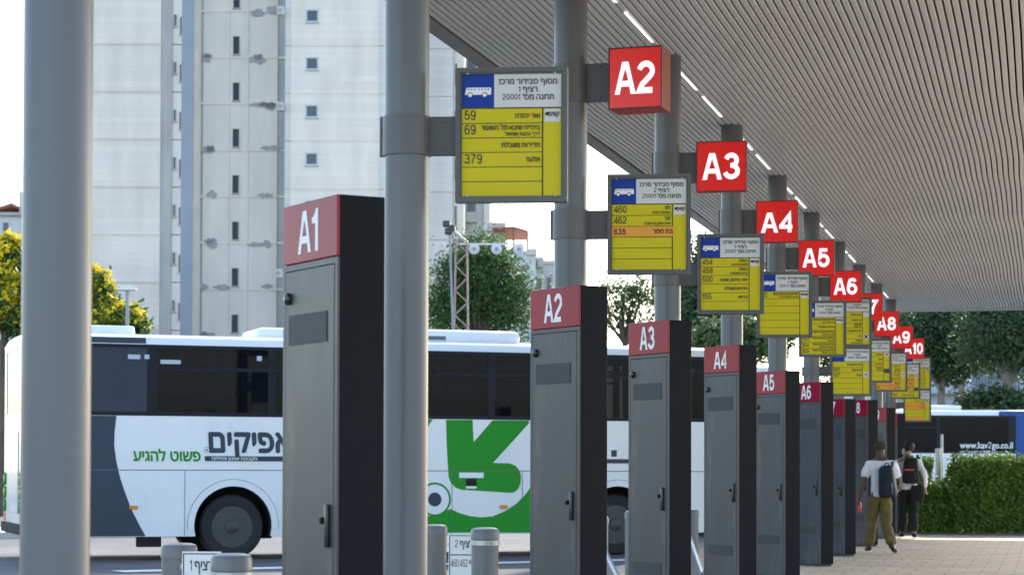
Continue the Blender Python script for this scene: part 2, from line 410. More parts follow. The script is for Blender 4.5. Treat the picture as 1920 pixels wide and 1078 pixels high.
def clad(name, c, row, line=.86, mort=.014, w=60, patch=None):
    """stone-clad tower wall: faint courses, weather streaks, optional patches of fallen facing"""
    m = bpy.data.materials.new(name); m.use_nodes = True
    n = m.node_tree.nodes; l = m.node_tree.links; b = n['Principled BSDF']; b.inputs['Roughness'].default_value = .8
    tc = n.new('ShaderNodeTexCoord'); mp = n.new('ShaderNodeMapping'); l.new(tc.outputs['Object'], mp.inputs[0])
    mp.inputs['Rotation'].default_value = (R(90), 0, 0)
    br = n.new('ShaderNodeTexBrick'); l.new(mp.outputs[0], br.inputs[0]); br.inputs['Scale'].default_value = 1
    br.inputs['Brick Width'].default_value = w; br.inputs['Row Height'].default_value = row; br.inputs['Mortar Size'].default_value = mort
    br.inputs['Color1'].default_value = (*c, 1); br.inputs['Color2'].default_value = (*[x * .94 for x in c], 1); br.inputs['Mortar'].default_value = (*[x * line for x in c], 1)
    t = n.new('ShaderNodeTexNoise'); t.inputs['Scale'].default_value = .5; t.inputs['Detail'].default_value = 8
    m2 = n.new('ShaderNodeMapping'); m2.inputs['Scale'].default_value = (1.4, 1.4, .35); l.new(tc.outputs['Object'], m2.inputs[0]); l.new(m2.outputs[0], t.inputs[0])
    rp = n.new('ShaderNodeValToRGB'); rp.color_ramp.elements[0].position = .3; rp.color_ramp.elements[0].color = (.80, .79, .77, 1); rp.color_ramp.elements[1].position = .6
    l.new(t.outputs[0], rp.inputs[0])
    mx = n.new('ShaderNodeMix'); mx.data_type = 'RGBA'; mx.blend_type = 'MULTIPLY'; mx.inputs[0].default_value = .7
    l.new(br.outputs[0], mx.inputs[6]); l.new(rp.outputs[0], mx.inputs[7]); l.new(mx.outputs[2], b.inputs['Base Color'])
    return m
M['clad'] = clad('tower_cladding', (.86, .75, .63), .44)
M['claddim'] = clad('tower_cladding_dim', (.72, .67, .62), .44)  # duller copy of the cladding; gives the shadow-side wall its shade
M['render'] = mat('tower_render', (.78, .69, .59), .85, var=.1, scale=.8, stretch=(1, 1, .3), bump=.1, bscale=8, dirt=((.58, .53, .475), 1.0, .66))
M['render_dk'] = mat('tower_render_grey', (.46, .435, .40), .85, var=.15, scale=1.0, stretch=(1, 1, .3))
M['fin'] = mat('fin_concrete', (.30, .325, .36), .8, var=.08, scale=.5)
M['plasterpatch'] = mat('fallen_plaster', (.40, .385, .365), .9, var=.2, scale=3)
M['window'] = mat('dark_pane', (.03, .035, .045), .15)
M['winframe'] = mat('pale_window_frame', (.45, .52, .55), .5)
M['tan'] = mat('tan_render', (.52, .46, .38), .85, var=.1, scale=1)
M['oldwhite'] = mat('old_white_render', (.58, .56, .53), .85, var=.15, scale=.8, stretch=(1, 1, .3), dirt=((.35, .34, .33), .9, .62))
M['redsteel'] = mat('red_oxide_steel', (.35, .12, .07), .6, var=.2, scale=4)
M['rust'] = mat('mast_paint', (.36, .25, .22), .6, var=.3, scale=5)
M['rooftile'] = mat('roof_tile_red', (.33, .10, .06), .8, var=.2, scale=3)
M['palewall'] = mat('pale_wall', (.50, .53, .58), .8, var=.06, scale=.6)
M['soil'] = mat('soil', (.10, .075, .05), .95, var=.3, scale=3)

# ------------------------------------------------------------------ the setting
def sheet(name, x0, x1, y0, y1, z, m, kind='structure'):
    return tag(MB().add([(x0, y0, z), (x1, y0, z), (x1, y1, z), (x0, y1, z)], [(0, 1, 2, 3)]).build(name, m), kind=kind)
ROAD = -.10
sheet('ground', -600, 600, -200, 900, ROAD - .004, M['asphalt'])
pav = MB().box(-5.45, 14, -6, 43.2, -.4, 0).build('pavement', M['paving']); tag(pav, kind='structure')
kb = thing('kerb', (0, 0, 0), 0, None, None); kb['kind'] = 'structure'
ks = None
for i in range(49):
    if ks is None: ks = MB().cham(-.15, 0, 0, .992, -.4, .012, .012).build('kerb_stone', M['kerb'], kb, loc=(-5.452, -6, 0))
    else:
        o = ks.copy(); col.objects.link(o); o.location = (-5.452, -6 + i, 0)
MB().box(-5.6, 14, 43.2, 43.38, -.4, .02).build('end_kerb', M['kerb'], kb)
pl = MB().box(-4, 40, 43.38, 46.5, -.3, .03).build('planting_bed', M['soil']); tag(pl, kind='structure')

# lane markings and a low traffic island on the road, running with the bays
def strip(name, a, b, w, z, m, h=None):
    a, b = Vector(a), Vector(b); t = (b - a).normalized(); nrm = Vector((-t.y, t.x, 0)) * w / 2
    mb = MB(); lo = ROAD - .2 if h else None
    q = [a + nrm, b + nrm, b - nrm, a - nrm]
    if h: 
        v = [(p.x, p.y, ROAD - .1) for p in q] + [(p.x, p.y, z) for p in q]
        mb.add(v, [(4, 5, 6, 7), (0, 1, 5, 4), (1, 2, 6, 5), (2, 3, 7, 6), (3, 0, 4, 7)])
    else: mb.add([(p.x, p.y, z) for p in q], [(0, 1, 2, 3)])
    return tag(mb.build(name, m), kind='structure')
strip('lane_marking', ground(222, 29.0), ground(1330, 34.0), .55, ROAD + .004, M['roadpaint'])
strip('traffic_island', ground(-700, 41.5), ground(1500, 52), 4.0, ROAD + .12, M['kerb'], h=1)
strip('lane_marking', ground(400, 25.2), ground(1300, 29.0), .3, ROAD + .004, M['roadpaint'])

# ------------------------------------------------------------------ canopy
CZ = 4.95; Y0, Y1 = 3.5, 49.2
cano = thing('canopy', (0, 0, 0), 0, 'slatted grey platform canopy carried by the row of round pillars', 'canopy')
PITCHX = .0642
nseg = 31
def slat_mesh():
    mb = MB(); w = .0475; v = []; f = []
    for i in range(nseg + 1):
        y = Y0 + (Y1 - Y0) * i / nseg
        dx = .010 * math.sin(y * .55) + .006 * math.sin(y * 1.31 + 1) + (.007 if i % 5 == 0 else 0)
        dz = .004 * math.sin(y * .9)
        for (a, b) in ((-w/2, .060), (-w/2 , .004), (-w/2 + .005, 0), (w/2 - .005, 0), (w/2, .004), (w/2, .060)): v.append((a + dx, y, b + dz))
    for i in range(nseg):
        for k in range(5): f.append((i*6+k, i*6+k+1, (i+1)*6+k+1, (i+1)*6+k))
    return mb.add(v, f)
sl = None
for i in range(109):
    x = -4.80 + i * PITCHX
    if abs(x + 3.25) < .032: x0led = x
    if sl is None: sl = slat_mesh().build('slat', M['slat'], cano, loc=(x, 0, CZ))
    else:
        o = sl.copy(); col.objects.link(o); o.location = (x, 0, CZ + random.uniform(-.0015, .0015))
MB().box(-4.84, 2.2, Y0, Y1, CZ + .09, CZ + .5).build('ceiling_void', M['void'], cano)
MB().box(-5.0, -4.845, Y0, Y1, CZ - .01, CZ + .50).build('fascia_beam', M['fascia'], cano)
MB().box(-5.0, 2.2, Y1 + .003, Y1 + .2, CZ - .03, CZ + .55).build('end_beam', M['slat'], cano)
for k in range(12):
    y = 4.2 + k * 3.95
    MB().box(-5.05, -5.003, y, y + .12, CZ + .06, CZ + .45).build('gutter_strap', M['fascia'], cano)

PD = [11.13 + 3.83 * (k - 1) for k in range(0, 11)]       # distance of pillar k down the optical axis
PD[0] = 7.205
PX = -3.25
PY = [(d + PX * ST) / CT for d in PD]                      # depth = -X sin + Y cos
RP = .1165
LAB = ['thick blurred pillar nearest the camera at the left edge', 'pillar carrying the bus stop board for platform 1', 'pillar carrying the red A2 box', 'pillar carrying the red A3 box', 'pillar carrying the red A4 box',
       'pillar carrying the red A5 box', 'pillar carrying the red A6 box', 'pillar carrying the red A7 box', 'pillar carrying the red A8 box', 'pillar carrying the red A9 box', 'pillar carrying the red A10 box']
for k in range(11):
    t = thing('pillar', (PX, PY[k], 0), 0, 'round grey steel ' + LAB[k], 'pillar', 'canopy pillars in a row')
    MB().lathe([(RP, 0), (RP, CZ + .02)], 40).build('shaft', M['pillar'], t, True)
    MB().lathe([(RP + .10, .0), (RP + .10, .018), (RP + .02, .02), (RP + .003, .05)], 32).build('base_plate', M['pillar'], t, True)
# strip lights let into the ceiling
st0 = None
for k in range(11):
    for a, b in ((.46, 1.66), (2.05, 3.25)):
        y = PY[k] + a
        if y + 1.2 > Y1: continue
        if st0 is None:
            st0 = thing('strip_light', (x0led, y, CZ), 0, 'slim white strip light in the slatted ceiling above the pillar row', 'light', 'strip lights above the pillars')
            MB().box(-.014, .014, 0, 1.2, -.012, -.0065).build('diffuser', M['led'], st0)
            MB().box(-.019, -.0145, 0, 1.2, -.013, -.0065).build('rim', M['slat'], st0); MB().box(.0145, .019, 0, 1.2, -.013, -.0065).build('rim', M['slat'], st0)
        else:
            c = copy_tree(st0); c.location = (x0led, y, CZ)

# ------------------------------------------------------------------ platform totems
TW, TD = .58, .23
TDEP = [9.25, 14.03, 17.34, 21.26, 25.0, 28.9, 32.3, 36.5, 40.7, 43.6]
THT = [2.494, 2.515, 2.52, 2.55, 2.47, 2.50, 2.385, 2.51, 2.50, 2.47]
TROT = [-46, -42.8, -45, -45, -45, -45.5, -45, -45, -45, -45]
def ring(mb, x0, x1, z0, z1, y0, y1, w):
    mb.box(x0, x1, y0, y1, z1 - w, z1); mb.box(x0, x1, y0, y1, z0, z0 + w)
    mb.box(x0, x0 + w, y0, y1, z0 + w, z1 - w); mb.box(x1 - w, x1, y0, y1, z0 + w, z1 - w); return mb
for k in range(10):
    d = TDEP[k]; X = -2.99; Y = (d + X * ST) / CT
    a = R(TROT[k]); H = THT[k]
    cx = Vector((TW / 2, -TD / 2, 0)); cx.rotate(Matrix.Rotation(a, 3, 'Z'))
    near = {0: 'nearest totem, its red header pale with reflections', 9: 'farthest totem, almost hidden behind the one before it'}.get(k, 'its red header reading A%d' % (k + 1))
    t = thing('platform_totem', (X - cx.x, Y - cx.y, 0), a, ('tall dark grey totem cabinet marked A%d, ' % (k + 1)) + near, 'totem', 'platform totems in a row')
    x0, x1, y0, y1 = -TW / 2, TW / 2, -TD / 2, TD / 2
    MB().cham(x0, x1, y0 + .012, y1, .03, H, .006).build('cabinet', M['totem_dark'], t)
    MB().box(x0 + .02, x1 - .02, y0 + .03, y1 - .02, 0, .035).build('plinth', M['dark_edge'], t)
    zh = H - .272
    ring(MB(), x0, x1, .03, zh, y0, y0 + .011, .026).build('door_frame', M['totem_front'], t)
    dr = MB().cham(x0 + .030, x1 - .030, y0 - .002, y0 + .010, .060, zh - .030, .004).build('door', M['totem_front'], t)
    h = MB().cham(x0, x1, y0 - .003, y0 + .011, zh + .004, H, .004).build('header_panel', M['totem_red'], t)
    s = 'A%d' % (k + 1); wd = .215 if k < 9 else .29
    lettering(s, 0, 0, y0 - .0045, M['white'], h, box=(-.012 - wd / 2, -.012 + wd / 2 , zh + .042, H - .040), h=.088)
    zv = H - H * .255
    v = MB(); v.box(x0 + .075, x1 - .10, y0 - .006, y0 - .0025, zv, zv + .135)
    v.build('vent_plate', M['mesh_vent'], dr)
    MB().box(x0 + .075, x1 - .10, y0 - .006, y0 - .0025, H * .175, H * .175 + .10).build('vent_plate', M['mesh_vent'], dr)
    MB().lathe([(.001, 0), (.026, .0), (.029, .006), (.027, .014), (.018, .020), (.002, .022)], 18, Matrix.Translation((x0 + .070, y0 - .003, H * (1 - .17))) @ Matrix.Rotation(R(90), 4, 'X')).build('peephole_knob', M['black_plastic'], dr, True)
    hd = MB(); zc = H * (1 - .578)
    hd.cham(x1 - .092, x1 - .060, y0 - .020, y0 - .0025, zc - .095, zc + .095, .007)
    ho = hd.build('handle', M['black_plastic'], dr, True)
    MB().lathe([(.007, 0), (.015, .0), (.015, .022), (.007, .024)], 12, Matrix.Translation((x1 - .112, y0 - .003, zc + .022)) @ Matrix.Rotation(R(90), 4, 'X')).build('lock_barrel', M['totem_dark'], dr, True)

# ------------------------------------------------------------------ bus stop boards on the pillars
SW, SH, OFF = .584, .70, .26
FR = 'תדירות מוגבלת'; MO = 'מודיעין-מכבים-רעות'
SIGNS = {  # pillar: list of (centre height, platform, rows[(number, line, small line)], sticker rows, right-hand mark)
 1: [(3.036, '1', [('59', 'אור יהודה', ''), ('69', 'ביה״ח שיבא תל השומר', 'דרך גבעת שמואל'), ('', FR, ''), ('379', 'אלעד', ''), ('', '', ''), ('', '', '')], [], 'k')],
 2: [(3.015, '2', [('460', 'לוד', 'תחנת רכבת'), ('462', 'לוד', 'א״ת צפון, וני אביב'), ('635', 'בת חפר', ''), ('', '', ''), ('', '', ''), ('', '', '')], [2], 'k')],
 3: [(3.022, '3', [('454', 'רמלה', 'תחנה מרכזית'), ('458', 'רמלה', 'קרית האומנים'), ('500', 'כפר טרומן, שוהם', ''), ('', FR, ''), ('155', 'צריפין', ''), ('', '', '')], [], 'k')],
 4: [(3.05, '4', [('1,112', MO, 'עירית, תחנת רכבת'), ('', '', ''), ('', '', ''), ('', '', ''), ('', '', ''), ('', '', '')], [], 'k')],
 5: [(3.05, '5', [('', MO, 'עירית, לב העיר'), ('', FR, ''), ('102', MO, 'מכבים, הכרמל'), ('103', MO, 'הנביאים'), ('104', MO, 'הציפורים, ענבלים'), ('105', MO, 'אבני חן, מכבים')], [], 'k')],
 6: [(3.405, '6', [('', 'קרית מלאכי', ''), ('', 'אור עקיבא', ''), ('', 'אשקלון', 'דרך אשדוד'), ('', FR, ''), ('', 'ערד', ''), ('', 'אשדוד', 'תחנה מרכזית')], [], 'x'),
     (2.70, '6', [('', FR, ''), ('680', 'פתח תקוה', ''), ('507', 'רמלה', ''), ('', '', ''), ('', '', ''), ('', '', '')], [], 'o')],
 7: [(3.05, '7', [('', 'ירושלים', ''), ('', 'חולון', ''), ('', 'ראש העין', ''), ('', 'רחובות', 'דרך יבנה'), ('', '', ''), ('', '', '')], [], 's')],
 8: [(3.05, '8', [('', 'רחובות', ''), ('', 'נתניה', 'דרך חדרה'), ('', 'הרצליה', ''), ('', FR, ''), ('', 'רעננה', ''), ('77', 'בת ים', '')], [4, 5], 'o')],
 9: [(3.05, '9', [('', 'חולון', ''), ('', 'כפר סבא', ''), ('', 'רעננה', ''), ('', FR, ''), ('', 'נתניה', ''), ('764', 'כפר יונה, נתניה', '')], [1, 2, 3], 's')],
 10: [(3.37, '10', [('', 'נתניה', ''), ('', 'חדרה', ''), ('', 'כפר סבא', ''), ('', FR, ''), ('', 'עפולה', ''), ('', 'חדרה', '')], [], 'x'),
      (2.69, '10', [('', FR, ''), ('', 'נתניה', ''), ('', 'חדרה', ''), ('', '', ''), ('', '', ''), ('', '', '')], [1, 2, 5], 'x')]}
SROT = R(9.3)
def arm(t, zc, hb, x_to, m=M['bracket']):
    """clamp round the pillar and a flat arm; the thing's origin is the pillar axis at arm height"""
    MB().lathe([(RP + .0015, zc - hb), (RP + .010, zc - hb + .002), (RP + .010, zc + hb - .002), (RP + .0015, zc + hb)], 36, cap=False).build('clamp', M['collar'], t, True)
    MB().box(-RP - .024, -RP - .006, -.010, .010, zc - hb, zc + hb).build('clamp_flange', M['collar'], t)
    a = MB().cham(RP - .02, x_to, -.022, .022, zc - hb + .004, zc + hb - .004, .004).build('arm', m, t)
    b = MB()
    for z in (zc - hb + .03, zc + hb - .03):
        b.lathe([(.008, 0), (.008, .008), (.004, .010)], 8, Matrix.Translation(((RP + x_to) / 2, -.022, z)) @ Matrix.Rotation(R(90), 4, 'X'))
    tag(b.build('bolts', M['collar'], a), kind='stuff')
bus_icon_holes = None
def bus_icon(p, x, z, w, y):
    h = w * .27
    body = [(x, z), (x + w * .06, z + h * .97), (x + w * .1, z + h), (x + w * .96, z + h), (x + w, z + h * .9), (x + w, z), ]
    hl = [[(x + w * u, z + h * .68), (x + w * (u + .07), z + h * .68), (x + w * (u + .07), z + h * .84), (x + w * u, z + h * .84)] for u in (.1, .22, .34, .50, .62, .74, .86)]
    o = MB().prism(body, y - .0008, y, holes=hl).build('bus_pictogram', M['white'], p)
    for u in (.2, .75):
        c = Matrix.Translation((x + w * u, 0, z)) 
        MB().prism([(x + w * u + w * .10 * math.cos(q), z + w * .10 * math.sin(q)) for q in [i * math.pi / 9 for i in range(18)]], y - .0014, y - .0009).build('pictogram_wheel', M['signblue'], p)
        MB().prism([(x + w * u + w * .075 * math.cos(q), z - w * .01 + w * .075 * math.sin(q)) for q in [i * math.pi / 9 for i in range(18)]], y - .0020, y - .0015).build('pictogram_wheel', M['white'], p)
BL = {1: ['large yellow board listing 59, 69 and 379, nearest of all the boards'], 2: ['yellow board with an orange sticker row, second nearest, left of the A2 totem pillar'],
 3: ['yellow board listing 454, 458 and 500, third nearest, below the A4 box'], 4: ['mostly blank yellow board with a single filled row, fourth nearest'], 5: ['yellow board listing 103, 104 and 105, fifth nearest'],
 6: ['upper board of the nearer stacked pair, with a black cross mark', 'lower board of the nearer stacked pair, listing 680 and 507'], 7: ['small yellow board with a dark square mark, just right of the nearer stacked pair'],
 8: ['small yellow board below the A8 box, its two bottom rows orange'], 9: ['small yellow board below the A9 box with 764 in its bottom row'], 10: ['upper board of the farthest stacked pair', 'lower board of the farthest stacked pair, with orange rows']}
ORD = {6: ['upper of the two', 'lower of the two'], 10: ['upper of the two', 'lower of the two']}
for k, lst in SIGNS.items():
    for j, (zc, plat, rows, stick, mark) in enumerate(lst):
        which = BL[k][j]
        t = thing('bus_stop_sign', (PX, PY[k], 0), SROT + R(random.uniform(-1, 1) if k > 3 else 0), which, 'sign', 'bus stop boards on the pillars')
        arm(t, zc, .105 if len(lst) == 1 else .07, OFF + .01)
        x0, x1, z0, z1 = OFF, OFF + SW, zc - SH / 2, zc + SH / 2
        f = ring(MB(), x0, x1, z0, z1, -.045, .03, .024); ring(f, x0 + .018, x1 - .018, z0 + .018, z1 - .018, -.036, .02, .014)
        fo = f.build('frame', M['frame'], t)
        MB().box(x0 + .01, x1 - .01, .0, .022, z0 + .01, z1 - .01).build('back_plate', M['frame'], t)
        ix0, ix1, iz0, iz1 = x0 + .0325, x1 - .0325, z0 + .0325, z1 - .0325; iw, ih = ix1 - ix0, iz1 - iz0
        pn = MB().box(ix0, ix1, -.024, -.001, iz0, iz1).build('panel', M['yellow'], t)
        zhd = iz1 - ih * .272; F = -.0255
        MB().box(ix0, ix0 + iw * .325, F, -.0245, zhd, iz1).build('pictogram_field', M['signblue'], pn)
        MB().box(ix0 + iw * .3252, ix1, F, -.0245, zhd, iz1).build('title_field', M['signwhite'], pn)
        bus_icon(pn, ix0 + iw * .03, zhd + ih * .105, iw * .265, F - .0004)
        for q, tx in enumerate(('מסוף סבידור מרכז', 'רציף ' + plat, 'תחנה מס\' 20001')):
            lettering(heb(tx), ix0 + iw * .665, iz1 - ih * (.083 + q * .064), F - .0006, M['ink'], pn, size=.044, align='C', bold=.014, cond=.93, h=.07)
        # ruling
        lines = MB(); lines.box(ix0, ix1, F, -.0243, zhd - .007, zhd - .0005)
        rh = (zhd - .007 - iz0) / 6; xv = ix0 + iw * .806
        lines.box(xv, xv + .007, F, -.0243, iz0, zhd - .0072)
        for q in range(1, 6): lines.box(ix0, xv - .0002, F, -.0243, iz0 + q * rh - .002, iz0 + q * rh + .002)
        lines.build('ruling', M['ink'], pn)
        for q, (num, ln, sm) in enumerate(rows):
            zt = zhd - .007 - q * rh; inkd = M['ink']
            if q in stick:
                MB().box(ix0 - .001, xv + .012, F - .0012, F - .0002, zt - rh + .006, zt - .002).build('sticker', M['orange'], pn)
            bf = .026 if q in stick else 0.0
            if num: lettering(num, ix0 + .014, zt - rh * .76, F - .0016, inkd, pn, size=.072 if q not in stick else .060, bold=0, h=.095 if q in stick else .062, cond=.88 if len(num) < 5 else .6)
            if ln:
                zz = zt - rh * (.66 if not sm else .46)
                lettering(heb(ln), xv - .010 if q not in stick else xv + .006, zz, F - .0016, inkd, pn, size=.038 if q not in stick else .048, align='R', bold=.016, cond=.88)
            if sm: lettering(heb(sm), xv - .010, zt - rh * .86, F - .0016, inkd, pn, size=.029, align='R', bold=.010, cond=.9)
        # operator's mark at the head of the right column
        cx0, cx1 = xv + .0135, ix1 - .006
        zt = zhd - .012
        if mark == 'k':
            MB().box(cx0, cx1, F - .0008, -.0245, zt - .066, zt).build('operator_mark', M['signwhite'], pn)
            lettering(heb('קווים'), 0, 0, F - .0015, M['ink'], pn, box=(cx0 + .022, cx1 - .004, zt - .046, zt - .014), bold=.03)
            MB().prism([(cx0 + .014 + .011 * math.cos(q), zt - .024 + .010 * math.sin(q)) for q in [i * math.pi / 7 for i in range(14)]], F - .0024, F - .0009).build('operator_mark', M['ink'], pn)
        else:
            zq = zt if mark != 'o' else zt - rh * 1.9
            MB().box(cx0, cx1, F - .0008, -.0245, zq - .066, zq).build('operator_mark', M['signwhite'], pn)
            if mark == 'x':
                zx = zq - (.31 if j == 0 and k == 6 else 0)
                if zx != zq: MB().box(cx0, cx1, F - .0008, -.0245, zx - .07, zx).build('operator_mark', M['signwhite'], pn)
                cm = Vector(((cx0 + cx1) / 2, 0, zx - .034))
                for a in (45, -45): MB().box(-.036, .036, F - .0016, F - .001 - .0002 * (a > 0), -.008, .008, Matrix.Translation(cm) @ Matrix.Rotation(R(a), 4, 'Y')).build('cross_mark', M['ink'], pn)
            if mark in 's':
                MB().box(cx0, cx1, F - .0009, -.0245, zq - .33, zq - .26).build('operator_mark', M['seatcloth'], pn)
                MB().prism([((cx0 + cx1) / 2 + .026 * math.cos(q) , zq - .033 + .018 * math.sin(q)) for q in [i * math.pi / 8 for i in range(16)]], F - .0014, F - .0009).build('operator_mark', M['redlens'], pn)
            if mark == 'o':
                lettering('n', 0, 0, F - .0015, M['ink'], pn, box=(cx0 + .02, cx1 - .02, zq - .05, zq - .02), bold=.01)
        rv = MB()
        for (u, w) in ((.11, z1 - .022), (.89, z1 - .022), (.11, z0 + .022), (.89, z0 + .022)):
            rv.lathe([(.006, 0), (.006, .003), (.003, .005)], 8, Matrix.Translation((x0 + SW * u, -.045, w - .010 if w > zc else w + .010)) @ Matrix.Rotation(R(90), 4, 'X'))
        tag(rv.build('rivets', M['chrome'], fo), kind='stuff')

# ------------------------------------------------------------------ backlit red platform boxes
for k in range(2, 11):
    S = .44; zc = 1.3 + ({2: .80, 3: .793}.get(k, .782 if k < 6 else .776)) * 3.351 + (.025 if k == 2 else 0)
    rz = R(-4) if k == 2 else R(2); D = .25 if k == 2 else .10
    if k == 2: S = .425
    t = thing('platform_number_box', (PX, PY[k], 0), rz, 'backlit red box sign with white lettering A%d on its pillar' % k, 'sign', 'red platform number boxes')
    arm(t, zc, .138, OFF + .07 if k == 2 else OFF + .02)
    x0, z0 = OFF + (.05 if k == 2 else 0), zc - S / 2; y0 = -D / 2
    w = S - (.045 if k == 2 else 0)
    MB().cham(x0, x0 + w, y0 + .006, y0 + D, z0, z0 + S, .004).build('housing', M['lamp_side'], t)
    fc = MB().cham(x0 + .007, x0 + w - .007, y0 + .0, y0 + .012, z0 + .007, z0 + S - .007, .003).build('face', M['lamp_red'], t)
    ring(MB(), x0 - .001, x0 + w + .001, z0 - .001, z0 + S + .001, y0 - .003, y0 + .02, .007).build('trim', M['dark_edge'], t)
    nn = 'A%d' % k
    bx = (x0 + w * (.12 if k < 10 else .06), x0 + w * (.87 if k < 10 else .94), z0 + S * .235, z0 + S * .765)
    lettering(nn, 0, 0, y0 - .002, M['lamp_white'], fc, box=bx, h=.092)

# ------------------------------------------------------------------ bollards with platform plates
def bollard(px, d, label):
    p = ground(px, d); t = thing('bollard', p, R(30), label, 'bollard', 'grey steel bollards at the bays')
    r, h = .105, .85
    MB().lathe([(r, 0), (r, h - .075)], 28).build('post', M['bollard'], t, True)
    MB().lathe([(r + .006, h - .09), (r + .007, h - .03), (r - .004, h - .010), (r - .03, h), (.002, h + .003)], 28).build('cap', M['bollard'], t, True)
    MB().lathe([(r + .06, 0), (r + .06, .015), (r, .017)], 20).build('foot_flange', M['bollard'], t, True)
    return t
def band(t, plate=None):
    r, h = .105, .85
    b = MB().lathe([(r + .0075, h - .135), (r + .0095, h - .133), (r + .0095, h - .098), (r + .0075, h - .096)], 28, cap=False).build('clamp_band', M['chrome'], t, True)
    MB().box(.02, .055, -r - .024, -r - .008, h - .128, h - .103).build('band_screw', M['chrome'], b)
b1 = bollard(337, 12.9, 'grey bollard left of the white platform 1 plate'); b2 = bollard(435, 11.35, 'nearest grey bollard, banded, at the bottom edge left of the A1 totem')
b3 = bollard(814, 17.4, 'grey bollard half behind the platform 1 pillar'); b4 = bollard(910, 16.5, 'banded grey bollard right of the white platform 2 plate')
band(b2); band(b4)
bollard(1293, 24.5, 'grey bollard showing between the A3 and A4 totems')
bollard(1190, 23.5, 'grey bollard edge showing left of the A3 totem')
bollard(1121, 21.2, 'grey bollard edge showing right of the A2 totem')
def plate(px0, px1, top, d, n, sub, label):
    a = W(px0, top, d); b = W(px1, top, d); w = (b - a).length; h = .36
    t = thing('platform_plate', (a.x, a.y, 0), TH + R(-3), label, 'sign', 'white platform plates between bollards')
    zt = a.z; wp = w + .05
    p = MB().cham(0, wp, -.004, .004, zt - h, zt, .002).build('plate', M['white'], t)
    ring(MB(), .006, wp - .006, zt - h + .006, zt - .010, -.0052, -.0042, .006).build('border', M['ink'], p)
    lettering(heb('רציף ' + n), 0, 0, -.0055, M['ink'], p, box=(wp * .20, wp * .78, zt - .125, zt - .045), bold=.012)
    MB().box(.006, wp - .006, -.0052, -.0042, zt - .168, zt - .160).build('border', M['ink'], p)
    if sub:
        lettering(sub[0], 0, 0, -.0055, M['ink'], p, box=(wp * .07, wp * .62, zt - .265, zt - .195), h=.05)
        lettering(sub[1], 0, 0, -.0055, M['ink'], p, box=(wp * .67, wp * .87, zt - .238, zt - .203), h=.09)
    else: lettering('59, 69, 379', 0, 0, -.0055, M['ink'], p, box=(wp * .07, wp * .86, zt - .265, zt - .195), bold=.0)
    MB().box(-.01, wp + .01, .0042, .02, zt - .10, zt - .07).build('rail', M['chrome'], t)
    MB().box(.02, .05, .0042, .03, 0, zt - .02).build('stake', M['chrome'], t)
plate(343, 400, 1035, 11.9, '1', None, 'white plate for platform 1 between two grey bollards, cut by the bottom edge')
plate(842, 888, 1001, 16.9, '2', ('460,462', '635'), 'white plate for platform 2 listing 460, 462 and 635')
# slanted guard panels between the totems
def guard(px0, d0, px1, d1, h0, h1, label):
    a, b = ground(px0, d0), ground(px1, d1); L = (b - a).length; ang = math.atan2(b.y - a.y, b.x - a.x)
    t = thing('guard_panel', a, ang, label, 'barrier', 'low guard panels beside the totems')
    MB().prism([(0, .02), (L, .02), (L, h1), (0, h0)], -.012, .012).build('panel', M['bollard'], t)
    MB().tube([(0, 0, h0), (L, 0, h1)], .022, 10).build('top_rail', M['chrome'], t, True)
guard(1128, 19.5, 1176, 18.5, .62, .22, 'slanted grey guard panel behind the A2 totem'); guard(1294, 24, 1318, 22.3, .55, .22, 'slanted grey guard panel behind the A3 totem')

